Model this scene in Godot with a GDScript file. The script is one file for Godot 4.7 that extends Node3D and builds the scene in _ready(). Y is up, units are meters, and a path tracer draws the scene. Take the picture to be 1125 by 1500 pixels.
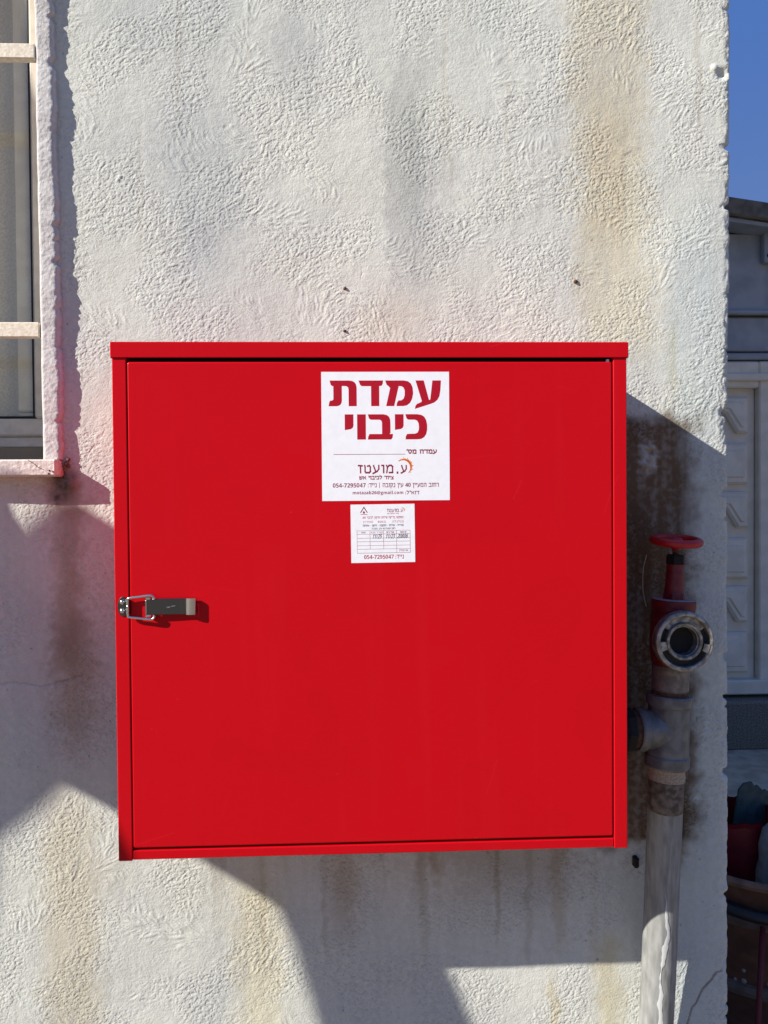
extends Node3D

const Y0 := 1.40            # height of the cabinet's centre above the ground
const SX0 := -0.70          # the plastered sheet that the photo shows: left, bottom, width, height
const SY0 := -0.95
const SW := 1.375
const SH := 2.15
const SUN := Vector3(-0.517, 0.325, 0.22)

var used := {}


func _ready() -> void:
	# ---------------------------------------------------------------- camera, sky, sun, exposure
	var cam := Camera3D.new()
	cam.name = "camera"
	add_child(cam)
	cam.fov = rad_to_deg(2.0 * atan(750.0 / 1127.0))
	cam.near = 0.02
	cam.far = 600.0
	cam.basis = Basis(Vector3.UP, deg_to_rad(-2.3185)) * Basis(Vector3.RIGHT, deg_to_rad(-0.991)) * Basis(Vector3.BACK, deg_to_rad(-0.4385))
	cam.position = V(-0.03267, 0.16973, 1.41926)
	cam.current = true

	var sky_mat := ProceduralSkyMaterial.new()
	sky_mat.sky_top_color = lin(0.039, 0.102, 0.305)
	sky_mat.sky_horizon_color = lin(0.18, 0.215, 0.26)
	sky_mat.sky_curve = 0.15
	sky_mat.ground_bottom_color = lin(0.11, 0.09, 0.062)
	sky_mat.ground_horizon_color = lin(0.10, 0.10, 0.10)
	sky_mat.sun_angle_max = 12.0
	sky_mat.sun_curve = 0.1
	var sky := Sky.new()
	sky.sky_material = sky_mat
	var env := Environment.new()
	env.background_mode = Environment.BG_SKY
	env.sky = sky
	env.tonemap_mode = Environment.TONE_MAPPER_LINEAR
	env.tonemap_exposure = 1.66
	env.sdfgi_enabled = true
	env.ssao_enabled = true
	env.ssil_enabled = true
	var we := WorldEnvironment.new()
	we.name = "environment"
	we.environment = env
	add_child(we)

	var sun := DirectionalLight3D.new()
	sun.name = "sun"
	add_child(sun)
	sun.look_at_from_position(SUN * 10.0, Vector3.ZERO, Vector3.UP)
	sun.light_color = Color(1.0, 0.965, 0.925)
	sun.light_energy = 1.6
	sun.light_angular_distance = 0.5
	sun.shadow_enabled = true

	make_materials()
	make_ground()
	make_house()
	make_neighbour()
	make_screen()
	make_cabinet()
	make_standpipe()
	make_clutter()


# ==================================================================== helpers
func V(x: float, y: float, z: float) -> Vector3:
	return Vector3(x, y + Y0, z)


func lin(r: float, g: float, b: float) -> Color:
	return Color(r, g, b).linear_to_srgb()


func mat(r: float, g: float, b: float, rough := 0.8, metal := 0.0) -> StandardMaterial3D:
	var m := StandardMaterial3D.new()
	m.albedo_color = lin(r, g, b)
	m.roughness = rough
	m.metallic = metal
	return m


func fnl(freq: float, sd: int, kind := FastNoiseLite.TYPE_SIMPLEX_SMOOTH, oct := 1) -> FastNoiseLite:
	var n := FastNoiseLite.new()
	n.noise_type = kind
	n.frequency = freq
	n.seed = sd
	n.fractal_type = FastNoiseLite.FRACTAL_NONE if oct == 1 else FastNoiseLite.FRACTAL_FBM
	n.fractal_octaves = oct
	return n


func noise_tex(freq: float, sd: int, a: Color, b: Color, oct := 4, p0 := 0.3, p1 := 0.7) -> NoiseTexture2D:
	var t := NoiseTexture2D.new()
	t.width = 512
	t.height = 512
	t.seamless = true
	t.noise = fnl(freq, sd, FastNoiseLite.TYPE_SIMPLEX_SMOOTH, oct)
	var g := Gradient.new()
	g.set_color(0, a)
	g.set_color(1, b)
	g.set_offset(0, p0)
	g.set_offset(1, p1)
	t.color_ramp = g
	return t


func mottled(a: Color, b: Color, freq: float, scale: float, sd: int, rough := 0.8, metal := 0.0, bump := 0.0, p0 := 0.3, p1 := 0.7) -> StandardMaterial3D:
	var m := StandardMaterial3D.new()
	m.albedo_texture = noise_tex(freq, sd, a, b, 4, p0, p1)
	m.uv1_triplanar = true
	m.uv1_world_triplanar = true
	m.uv1_scale = Vector3.ONE * scale
	m.roughness = rough
	m.metallic = metal
	if bump > 0.0:
		m.heightmap_enabled = true
		m.heightmap_texture = noise_tex(freq * 2.0, sd + 7, Color.BLACK, Color.WHITE, 4, 0.2, 0.8)
		m.heightmap_scale = bump
	return m


func node_name(called: String) -> String:
	if not used.has(called):
		used[called] = 0
		return called
	used[called] += 1
	return "%s_%03d" % [called, used[called]]


func thing(called: String, label: String, category: String, at := Vector3.ZERO) -> Node3D:
	var o := Node3D.new()
	o.name = node_name(called)
	add_child(o)
	o.position = at
	o.set_meta("label", label)
	o.set_meta("category", category)
	return o


func begin(smooth := -1) -> SurfaceTool:
	var st := SurfaceTool.new()
	st.begin(Mesh.PRIMITIVE_TRIANGLES)
	st.set_smooth_group(smooth)
	return st


func obj(called: String, st: SurfaceTool, m: Material, parent: Node, label := "") -> MeshInstance3D:
	st.generate_normals()
	var o := MeshInstance3D.new()
	var taken := {}
	for c in parent.get_child_count():
		taken[str(parent.get_child(c).name)] = true
	var nm := called
	var k := 1
	while taken.has(nm):
		nm = "%s_%03d" % [called, k]
		k += 1
	o.name = nm
	o.mesh = st.commit()
	o.material_override = m
	o.cast_shadow = GeometryInstance3D.SHADOW_CASTING_SETTING_ON
	parent.add_child(o)
	if parent is Node3D and parent != self:
		var p := parent as Node3D
		var base := Vector3.ZERO
		while p != self and p != null:
			base += p.position
			p = p.get_parent() as Node3D
		o.position = -base            # shapes are written in the place's own coordinates
	if label:
		o.set_meta("label", label)
	return o


func tri(st: SurfaceTool, a: Vector3, b: Vector3, c: Vector3, out: Vector3) -> void:
	if (c - a).cross(b - a).dot(out) < 0.0:
		var t := b
		b = c
		c = t
	st.add_vertex(a)
	st.add_vertex(b)
	st.add_vertex(c)


func quad(st: SurfaceTool, a: Vector3, b: Vector3, c: Vector3, d: Vector3, out: Vector3) -> void:
	tri(st, a, b, c, out)
	tri(st, a, c, d, out)


# a box between two corners with chamfered edges
func box(st: SurfaceTool, lo: Vector3, hi: Vector3, bev := 0.0, xf := Transform3D()) -> void:
	var c := (lo + hi) / 2.0
	var h := (hi - lo) / 2.0
	var b := minf(bev, minf(h.x, minf(h.y, h.z)) * 0.9)
	for ax in 3:
		for s in [-1.0, 1.0]:
			var u := (ax + 1) % 3
			var w := (ax + 2) % 3
			var pts := []
			for k in [[-1, -1], [1, -1], [1, 1], [-1, 1]]:
				var p := Vector3.ZERO
				p[ax] = s * h[ax]
				p[u] = k[0] * (h[u] - b)
				p[w] = k[1] * (h[w] - b)
				pts.append(xf * (c + p))
			var o := Vector3.ZERO
			o[ax] = s
			quad(st, pts[0], pts[1], pts[2], pts[3], xf.basis * o)
	if b <= 0.0:
		return
	for ax in 3:
		var u := (ax + 1) % 3
		var w := (ax + 2) % 3
		for su in [-1.0, 1.0]:
			for sw in [-1.0, 1.0]:
				var pts := []
				for k in [[-1, 0], [1, 0], [1, 1], [-1, 1]]:
					var p := Vector3.ZERO
					p[ax] = k[0] * (h[ax] - b)
					p[u] = su * (h[u] - (b if k[1] == 0 else 0.0))
					p[w] = sw * (h[w] - (b if k[1] == 1 else 0.0))
					pts.append(xf * (c + p))
				var o := Vector3.ZERO
				o[u] = su
				o[w] = sw
				quad(st, pts[0], pts[1], pts[2], pts[3], xf.basis * o)
	for sx in [-1.0, 1.0]:
		for sy in [-1.0, 1.0]:
			for sz in [-1.0, 1.0]:
				var s := Vector3(sx, sy, sz)
				var q := h - Vector3(b, b, b)
				tri(st, xf * (c + s * Vector3(h.x, q.y, q.z)), xf * (c + s * Vector3(q.x, h.y, q.z)), xf * (c + s * Vector3(q.x, q.y, h.z)), xf.basis * s)


func lbox(st: SurfaceTool, x0: float, y0: float, z0: float, x1: float, y1: float, z1: float, bev := 0.0) -> void:
	box(st, V(x0, y0, z0), V(x1, y1, z1), bev)


func frame_of(y: Vector3) -> Basis:
	y = y.normalized()
	var r := Vector3.RIGHT if absf(y.x) < 0.8 else Vector3.FORWARD
	var z := r.cross(y).normalized()
	return Basis(y.cross(z).normalized(), y, z)


# profile: points (radius, height along the axis), turned about the axis xf.basis.y
func lathe(st: SurfaceTool, prof: Array, xf: Transform3D, seg := 40) -> void:
	for i in prof.size() - 1:
		var p: Vector2 = prof[i]
		var q: Vector2 = prof[i + 1]
		var side := Vector2(q.y - p.y, -(q.x - p.x))
		for k in seg:
			var a := TAU * k / seg
			var b := TAU * (k + 1) / seg
			var ca := Vector3(cos(a), 0, sin(a))
			var cb := Vector3(cos(b), 0, sin(b))
			var o := xf.basis * ((ca + cb).normalized() * side.x + Vector3.UP * side.y)
			var p0 := xf * (ca * p.x + Vector3.UP * p.y)
			var p1 := xf * (cb * p.x + Vector3.UP * p.y)
			var q0 := xf * (ca * q.x + Vector3.UP * q.y)
			var q1 := xf * (cb * q.x + Vector3.UP * q.y)
			if p.x > 1e-6:
				tri(st, p0, p1, q0, o)
			if q.x > 1e-6:
				tri(st, p1, q1, q0, o)


func lathe_flat(called: String, prof: Array, xf: Transform3D, m: Material, parent: Node, seg := 40) -> MeshInstance3D:
	# every profile step gets a smooth group of its own, so that edges stay crisp while the round stays round
	var st := begin()
	for i in prof.size() - 1:
		st.set_smooth_group(i + 1)
		lathe(st, [prof[i], prof[i + 1]], xf, seg)
	return obj(called, st, m, parent)


func tube(st: SurfaceTool, path: Array, r: float, seg := 12, closed := false) -> void:
	var rings := []
	var n := path.size()
	var last := Vector3.ZERO
	for i in n:
		var a: Vector3 = path[(i - 1 + n) % n] if closed or i > 0 else path[i]
		var b: Vector3 = path[(i + 1) % n] if closed or i < n - 1 else path[i]
		var d := (b - a).normalized()
		var u := (last - d * last.dot(d)).normalized() if last != Vector3.ZERO else frame_of(d).x
		last = u
		var w := d.cross(u)
		var ring := []
		for k in seg:
			ring.append(path[i] + (u * cos(TAU * k / seg) + w * sin(TAU * k / seg)) * r)
		rings.append(ring)
	for i in (n if closed else n - 1):
		var j := (i + 1) % n
		for k in seg:
			var l := (k + 1) % seg
			var o: Vector3 = rings[i][k] + rings[i][l] - 2.0 * path[i]
			quad(st, rings[i][k], rings[i][l], rings[j][l], rings[j][k], o)
	if not closed:
		for e in [0, n - 1]:
			var o: Vector3 = (path[0] - path[1]) if e == 0 else (path[n - 1] - path[n - 2])
			for k in seg:
				tri(st, path[e], rings[e][k], rings[e][(k + 1) % seg], o)


func smooth_path(pts: Array, steps := 8) -> Array:
	var out := []
	for i in pts.size() - 1:
		var a: Vector3 = pts[maxi(i - 1, 0)]
		var b: Vector3 = pts[i]
		var c: Vector3 = pts[i + 1]
		var d: Vector3 = pts[mini(i + 2, pts.size() - 1)]
		for k in steps:
			out.append(b.cubic_interpolate(c, a, d, float(k) / steps))
	out.append(pts[-1])
	return out


# an outline in the xy plane with thickness from z0 to z1 and a bevel round its front
func slab(st: SurfaceTool, pts: PackedVector2Array, z0: float, z1: float, bev := 0.0, xf := Transform3D()) -> void:
	if Geometry2D.is_polygon_clockwise(pts):
		pts.reverse()
	var top := pts
	if bev > 0.0:
		top = PackedVector2Array()
		for i in pts.size():
			var a := (pts[i] - pts[(i - 1 + pts.size()) % pts.size()]).normalized()
			var b := (pts[(i + 1) % pts.size()] - pts[i]).normalized()
			var na := Vector2(-a.y, a.x)
			var nb := Vector2(-b.y, b.x)
			top.append(pts[i] + (na + nb) / maxf(1.0 + na.dot(nb), 0.4) * bev)
	var ids := Geometry2D.triangulate_polygon(top)
	for i in range(0, ids.size(), 3):
		var a := top[ids[i]]
		var b := top[ids[i + 1]]
		var c := top[ids[i + 2]]
		tri(st, xf * Vector3(a.x, a.y, z1), xf * Vector3(b.x, b.y, z1), xf * Vector3(c.x, c.y, z1), xf.basis.z)
	ids = Geometry2D.triangulate_polygon(pts)
	for i in range(0, ids.size(), 3):
		var a := pts[ids[i]]
		var b := pts[ids[i + 1]]
		var c := pts[ids[i + 2]]
		tri(st, xf * Vector3(a.x, a.y, z0), xf * Vector3(b.x, b.y, z0), xf * Vector3(c.x, c.y, z0), -xf.basis.z)
	for i in pts.size():
		var j := (i + 1) % pts.size()
		var d := pts[j] - pts[i]
		var o := xf.basis * Vector3(d.y, -d.x, 0.0)
		var zb := z1 - bev
		quad(st, xf * Vector3(pts[i].x, pts[i].y, z0), xf * Vector3(pts[j].x, pts[j].y, z0), xf * Vector3(pts[j].x, pts[j].y, zb), xf * Vector3(pts[i].x, pts[i].y, zb), o)
		if bev > 0.0:
			quad(st, xf * Vector3(pts[i].x, pts[i].y, zb), xf * Vector3(pts[j].x, pts[j].y, zb), xf * Vector3(top[j].x, top[j].y, z1), xf * Vector3(top[i].x, top[i].y, z1), o + xf.basis.z * d.length())


func poly(a: Array) -> PackedVector2Array:
	var p := PackedVector2Array()
	for i in range(0, a.size(), 2):
		p.append(Vector2(a[i], a[i + 1]))
	return p


# ==================================================================== materials
var M := {}


func make_materials() -> void:
	var red := StandardMaterial3D.new()
	red.albedo_texture = ImageTexture.create_from_image(paint_image())
	red.uv1_triplanar = true
	red.uv1_world_triplanar = true
	red.uv1_offset = Vector3(0.5, 0.5, 0.0)
	red.roughness = 0.3
	red.metallic_specular = 0.24
	M.red = red
	M.chrome = mat(0.62, 0.61, 0.58, 0.24, 1.0)
	M.dark_chrome = mat(0.11, 0.11, 0.105, 0.34, 1.0)
	M.trim = mottled(lin(0.50, 0.50, 0.49), lin(0.60, 0.585, 0.56), 0.02, 6.0, 11, 0.85, 0.0, 0.05)
	M.bar = mottled(lin(0.66, 0.60, 0.47), lin(0.78, 0.72, 0.58), 0.02, 8.0, 12, 0.55, 0.0, 0.02)
	M.pvc = mottled(lin(0.60, 0.53, 0.43), lin(0.68, 0.61, 0.50), 0.02, 3.0, 13, 0.5)
	M.gasket = mat(0.008, 0.008, 0.008, 0.7)
	M.glass = StandardMaterial3D.new()
	M.glass.albedo_color = Color(0.8, 0.85, 0.82, 0.08)
	M.glass.transparency = BaseMaterial3D.TRANSPARENCY_ALPHA
	M.glass.roughness = 0.03
	M.curtain = mottled(lin(0.74, 0.63, 0.42), lin(0.88, 0.77, 0.54), 0.05, 5.0, 14, 0.95)
	M.galv = mottled(lin(0.30, 0.315, 0.31), lin(0.46, 0.475, 0.46), 0.012, 7.0, 15, 0.55, 0.15, 0.05)
	M.greypaint = mottled(lin(0.11, 0.118, 0.12), lin(0.19, 0.20, 0.20), 0.01, 6.0, 16, 0.34, 0.1, 0.04)
	M.rusty = mottled(lin(0.07, 0.03, 0.016), lin(0.16, 0.08, 0.04), 0.02, 9.0, 17, 0.9, 0.0, 0.08)
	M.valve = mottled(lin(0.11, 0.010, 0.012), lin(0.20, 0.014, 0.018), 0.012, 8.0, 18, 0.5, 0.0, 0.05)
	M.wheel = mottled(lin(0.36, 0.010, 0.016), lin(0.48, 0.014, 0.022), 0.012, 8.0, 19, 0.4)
	M.alu = mottled(lin(0.20, 0.195, 0.18), lin(0.46, 0.45, 0.42), 0.014, 9.0, 20, 0.45, 0.7, 0.03)
	M.black = mat(0.005, 0.005, 0.005, 0.8)
	M.tape = mottled(lin(0.36, 0.28, 0.19), lin(0.56, 0.46, 0.33), 0.03, 14.0, 21, 0.9, 0.0, 0.1)


func paint_image() -> Image:
	# one metre of red paint: nearly even, dusty specks, faint dried runs, hairline scratches
	var n := 1024
	var im := Image.create(n, n, false, Image.FORMAT_RGB8)
	var na := fnl(0.004, 401, FastNoiseLite.TYPE_SIMPLEX_SMOOTH, 3)
	var nr := fnl(0.012, 402, FastNoiseLite.TYPE_SIMPLEX_SMOOTH, 2)
	for y in n:
		for x in n:
			var a := 1.0 + 0.025 * na.get_noise_2d(x, y)
			var run := maxf(0.0, nr.get_noise_2d(x * 1.6, y * 0.10) - 0.30) * 0.007
			im.set_pixel(x, y, lin(0.50 * a + run, 0.0033 * a + run * 0.35, 0.0090 * a + run * 0.35))
	var rng := RandomNumberGenerator.new()
	rng.seed = 404
	for k in 420:
		var p := Vector2i(rng.randi_range(1, n - 3), rng.randi_range(1, n - 3))
		var t := rng.randf_range(0.04, 0.22) * (1.0 if k % 9 == 0 else 0.4)
		im.fill_rect(Rect2i(p, Vector2i(1 + k % 2, 1 + (k / 3) % 2)), im.get_pixelv(p).lerp(Color(0.86, 0.62, 0.58), t))
	for k in 26:
		var p := Vector2(rng.randf_range(60, n - 60), rng.randf_range(60, n - 60))
		var an := rng.randf_range(-0.4, 0.4) + (PI / 2.0 if k % 3 == 0 else 0.0)
		var t := rng.randf_range(0.05, 0.16)
		for q in rng.randi_range(12, 70):
			p += Vector2(cos(an), sin(an))
			an += rng.randf_range(-0.02, 0.02)
			var i := Vector2i(p)
			if i.x > 0 and i.y > 0 and i.x < n and i.y < n:
				im.set_pixelv(i, im.get_pixelv(i).lerp(Color(0.92, 0.55, 0.52), t))
	return im


# ==================================================================== ground
func make_ground() -> void:
	var st := begin()
	var s := 150.0
	quad(st, Vector3(-s, 0, -s), Vector3(s, 0, -s), Vector3(s, 0, s), Vector3(-s, 0, s), Vector3.UP)
	var o := obj("ground", st, mottled(lin(0.165, 0.132, 0.088), lin(0.27, 0.218, 0.15), 0.01, 0.8, 31, 0.95, 0.0, 0.3), self)
	o.set_meta("label", "pale dusty concrete ground of the yard")
	o.set_meta("kind", "structure")


	st = begin()
	quad(st, Vector3(0.66, 0.004, -3.36), Vector3(7.0, 0.004, -3.36), Vector3(7.0, 0.004, -1.35), Vector3(0.66, 0.004, -1.35), Vector3.UP)
	o = obj("paving", st, mottled(lin(0.46, 0.37, 0.26), lin(0.62, 0.51, 0.37), 0.01, 1.2, 32, 0.9, 0.0, 0.15), self)
	o.set_meta("label", "grey concrete paving of the shaded alley")
	o.set_meta("kind", "structure")


# ==================================================================== the house
func sstep(a: float, b: float, x: float) -> float:
	var t := clampf((x - a) / (b - a), 0.0, 1.0)
	return t * t * (3.0 - 2.0 * t)


var n_warp := fnl(38.0, 101)
var n_worm := fnl(118.0, 102, FastNoiseLite.TYPE_SIMPLEX_SMOOTH, 2)
var n_worm2 := fnl(250.0, 112, FastNoiseLite.TYPE_SIMPLEX_SMOOTH, 2)
var n_mask := fnl(5.5, 103, FastNoiseLite.TYPE_SIMPLEX_SMOOTH, 2)
var n_theta := fnl(3.4, 104)
var n_stroke := fnl(1.0, 105)
var n_smask := fnl(6.5, 106, FastNoiseLite.TYPE_SIMPLEX_SMOOTH, 2)
var n_low := fnl(2.6, 107, FastNoiseLite.TYPE_SIMPLEX_SMOOTH, 2)
var n_mid := fnl(26.0, 108, FastNoiseLite.TYPE_SIMPLEX_SMOOTH, 2)


# lumps and dents that stand alone: x, y, radius, height
var lumps := [[0.646, 0.966, 0.006, 0.003], [0.662, 0.955, 0.010, -0.006], [0.52, 0.262, 0.006, 0.003], [0.526, 0.244, 0.005, 0.003], [0.517, 0.228, 0.007, 0.003], [0.524, 0.252, 0.004, -0.004], [-0.452, 0.750, 0.0028, 0.0018], [-0.448, 0.755, 0.0025, 0.0022], [-0.545, 0.20, 0.012, 0.005],
	[-0.258, 0.846, 0.003, -0.0012], [-0.247, 0.848, 0.003, 0.0012]]
var cracks := []


func tooled(wx: float, wy: float) -> float:
	# short ridges that mostly lie across, as a float leaves them
	var a := wx * 0.94 + wy * 0.34
	var b := wy * 0.94 - wx * 0.34
	return 0.66 * n_worm.get_noise_2d(a * 0.82, b * 1.12) + 0.66 * n_worm2.get_noise_2d(a * 0.8, b * 1.1)


func plaster(x: float, y: float) -> float:
	var mask := 0.22 + 0.78 * sstep(-0.28, 0.34, n_mask.get_noise_2d(x, y))
	var wx := x + n_warp.get_noise_2d(x, y) * 0.003
	var wy := y + n_warp.get_noise_2d(x + 9.0, y - 4.0) * 0.003
	var w := tooled(wx, wy)
	var worm := sstep(-0.26, -0.02, w) + 0.22 * sstep(0.05, 0.3, w)
	var th := roundf(n_theta.get_noise_2d(x, y) * 5.0) * 0.62 + 0.5
	var u := wx * cos(th) + wy * sin(th)
	var v := -wx * sin(th) + wy * cos(th)
	var sm := sstep(0.02, 0.42, n_smask.get_noise_2d(x, y))
	var stroke := sstep(-0.1, 0.5, n_stroke.get_noise_2d(u * 26.0, v * 190.0))
	var h := 0.00052 * worm * mask * (1.0 - 0.6 * sm) + 0.0008 * stroke * sm
	h += 0.0030 * n_low.get_noise_2d(x, y) + 0.00035 * n_mid.get_noise_2d(x, y)
	return h


func make_plaster_mesh() -> ArrayMesh:
	var step := 0.002
	var nx := int(SW / step)
	var ny := int(SH / step)
	var cols := nx + 5
	var edge_n := fnl(34.0, 121, FastNoiseLite.TYPE_SIMPLEX_SMOOTH, 3)
	var chip_n := fnl(16.0, 122, FastNoiseLite.TYPE_SIMPLEX_SMOOTH, 3)
	var P := PackedVector3Array()
	var UV := PackedVector2Array()
	P.resize(cols * (ny + 1))
	UV.resize(cols * (ny + 1))
	var roll := [[0.0012, -0.002], [0.0022, -0.007], [0.0020, -0.02], [0.0, -0.06]]
	for j in ny + 1:
		var y := SY0 + j * step
		var chip := sstep(0.31, 0.50, chip_n.get_noise_2d(3.0, y))
		var e := 0.6715 + 0.0015 * edge_n.get_noise_2d(0.0, y) + 0.001 * chip_n.get_noise_2d(9.0, y * 0.6) - 0.009 * chip
		if y > 0.55:
			e += 0.0035
		if absf(y - 0.30) < 0.035:
			e -= 0.006 * (1.0 - absf(y - 0.30) / 0.035)
		for i in cols:
			var k := j * cols + i
			var x := SX0 + i * step
			var z := 0.0
			if i > nx:
				var q: Array = roll[i - nx - 1]
				x = e + q[0]
				z = P[j * cols + nx].z + q[1]
			else:
				if x > 0.60:
					x = 0.60 + (x - 0.60) / 0.075 * (e - 0.60)
				z = plaster(x, y)
				var near := 1.0 - clampf((e - x) / 0.014, 0.0, 1.0)
				z += near * (0.003 * edge_n.get_noise_2d(x * 2.0 + 5.0, y) - 0.003 * near)
			P[k] = V(x, y, z)
			UV[k] = Vector2((x - SX0) / SW, 1.0 - (y - SY0) / SH)
	for l in lumps:
		var r: float = l[2]
		for j in range(maxi(0, int((l[1] - 2.5 * r - SY0) / step)), mini(ny, int((l[1] + 2.5 * r - SY0) / step))):
			for i in range(maxi(0, int((l[0] - 2.5 * r - SX0) / step)), mini(nx, int((l[0] + 2.5 * r - SX0) / step))):
				var k := j * cols + i
				var d := Vector2(P[k].x - l[0], P[k].y - Y0 - l[1]).length() / r
				P[k].z += l[3] * exp(-d * d * d)
	var cut := {}
	for c in cracks:
		for s in range(0, c.size() - 2, 2):
			var a := Vector2(c[s], c[s + 1])
			var b := Vector2(c[s + 2], c[s + 3])
			for t in 60:
				var q := a.lerp(b, t / 60.0)
				var i := int((q.x - SX0) / step)
				var j := int((q.y - SY0) / step)
				if i > 1 and i < nx and j > 1 and j < ny:
					if not cut.has(j * cols + i):
						cut[j * cols + i] = true
						P[j * cols + i].z -= 0.0020
	var N := PackedVector3Array()
	N.resize(P.size())
	for j in ny + 1:
		for i in cols:
			var k := j * cols + i
			var dx := P[k + (1 if i < cols - 1 else 0)] - P[k - (1 if i > 0 else 0)]
			var dy := P[k + (cols if j < ny else 0)] - P[k - (cols if j > 0 else 0)]
			N[k] = dx.cross(dy).normalized()
	var I := PackedInt32Array()
	I.resize((cols - 1) * ny * 6)
	var n := 0
	var hole_i := int((-0.577 - SX0) / step)
	var hole_j := int((0.235 - SY0) / step)
	for j in ny:
		for i in cols - 1:
			if i < hole_i and j > hole_j:
				continue
			var k := j * cols + i
			I[n] = k
			I[n + 1] = k + cols
			I[n + 2] = k + 1
			I[n + 3] = k + 1
			I[n + 4] = k + cols
			I[n + 5] = k + cols + 1
			n += 6
	I.resize(n)
	var a := []
	a.resize(Mesh.ARRAY_MAX)
	a[Mesh.ARRAY_VERTEX] = P
	a[Mesh.ARRAY_NORMAL] = N
	a[Mesh.ARRAY_TEX_UV] = UV
	a[Mesh.ARRAY_INDEX] = I
	var m := ArrayMesh.new()
	m.add_surface_from_arrays(Mesh.PRIMITIVE_TRIANGLES, a)
	return m


# stains that run down the wall: x at the top, x at the bottom, half width, y top, y bottom, colour factor r g b, edge softness, end softness
var stains := [
	[0.068, 0.060, 0.036, 1.02, 0.54, 0.82, 0.83, 0.84, 0.2, 0.16],
	[0.105, 0.090, 0.060, 1.10, 0.46, 0.86, 0.865, 0.875, 0.8, 0.15],
	[0.430, 0.470, 0.080, 1.30, 0.38, 0.97, 0.91, 0.80, 0.35, 0.10],
	[0.440, 0.450, 0.050, 0.98, 0.55, 0.96, 0.91, 0.84, 0.6, 0.15],
	[-0.31, -0.30, 0.075, 0.98, 0.50, 0.84, 0.86, 0.89, 0.35, 0.2],
	[-0.33, -0.28, 0.030, 0.80, 0.45, 0.90, 0.91, 0.94, 0.5, 0.2],
	[-0.14, -0.12, 0.050, 1.20, 0.80, 0.87, 0.88, 0.90, 0.5, 0.2],
	[-0.36, -0.36, 0.180, 1.20, 0.92, 0.88, 0.90, 0.92, 0.6, 0.12],
	[-0.46, -0.44, 0.040, 1.00, 0.60, 0.93, 0.935, 0.94, 0.7, 0.2],
	[0.20, 0.21, 0.090, 1.20, 0.90, 0.88, 0.90, 0.93, 0.6, 0.2],
	[0.05, 0.02, 0.080, 0.58, 0.40, 0.95, 0.90, 0.84, 0.7, 0.1],
	[0.25, 0.25, 0.060, 0.70, 0.42, 1.06, 1.06, 1.07, 0.8, 0.1],
	[0.61, 0.615, 0.060, 0.80, -1.00, 0.88, 0.93, 0.97, 0.5, 0.2],
	[0.568, 0.566, 0.014, 0.55, 0.30, 0.90, 0.87, 0.78, 0.9, 0.1],
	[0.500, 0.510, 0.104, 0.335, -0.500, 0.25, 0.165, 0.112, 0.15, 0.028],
	[0.521, 0.521, 0.019, 0.285, 0.205, 2.3, 2.9, 3.6, 0.8, 0.02],
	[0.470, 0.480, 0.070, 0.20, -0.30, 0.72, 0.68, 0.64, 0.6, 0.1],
	[0.560, 0.570, 0.024, -0.30, -0.56, 0.50, 0.38, 0.27, 0.6, 0.05],
	[-0.555, -0.545, 0.040, 0.235, -0.20, 0.66, 0.58, 0.50, 0.8, 0.15],
	[-0.540, -0.545, 0.055, 0.02, -0.36, 0.70, 0.63, 0.55, 0.8, 0.15],
	[-0.62, -0.62, 0.060, 0.10, -0.40, 0.90, 0.93, 0.95, 0.7, 0.15],
	[-0.560, -0.55, 0.065, -0.30, -0.98, 0.92, 0.85, 0.74, 0.7, 0.15],
	[-0.562, -0.558, 0.032, 0.245, 0.155, 0.10, 0.07, 0.055, 0.9, 0.03],
	[-0.545, -0.54, 0.050, 0.22, 0.10, 0.70, 0.64, 0.58, 0.9, 0.05],
	[-0.22, -0.20, 0.060, -0.42, -0.98, 0.98, 0.92, 0.78, 0.7, 0.15],
	[-0.32, -0.30, 0.060, -0.50, -0.98, 0.92, 0.925, 0.93, 0.7, 0.15],
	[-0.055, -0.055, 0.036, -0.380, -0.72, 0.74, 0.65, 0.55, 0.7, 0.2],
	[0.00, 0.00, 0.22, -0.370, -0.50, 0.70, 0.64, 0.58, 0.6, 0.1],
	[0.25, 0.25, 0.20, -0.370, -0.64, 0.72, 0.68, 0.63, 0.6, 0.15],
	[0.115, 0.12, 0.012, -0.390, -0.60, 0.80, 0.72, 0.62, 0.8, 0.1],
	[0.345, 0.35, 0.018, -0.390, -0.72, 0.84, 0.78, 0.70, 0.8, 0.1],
	[0.44, 0.45, 0.035, -0.640, -0.98, 0.92, 0.84, 0.67, 0.8, 0.05],
	[0.335, 0.34, 0.014, -0.700, -0.98, 0.93, 0.84, 0.68, 0.9, 0.05],
	[-0.47, -0.47, 0.035, -0.42, -0.62, 0.95, 0.93, 0.90, 0.8, 0.1],
]


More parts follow.
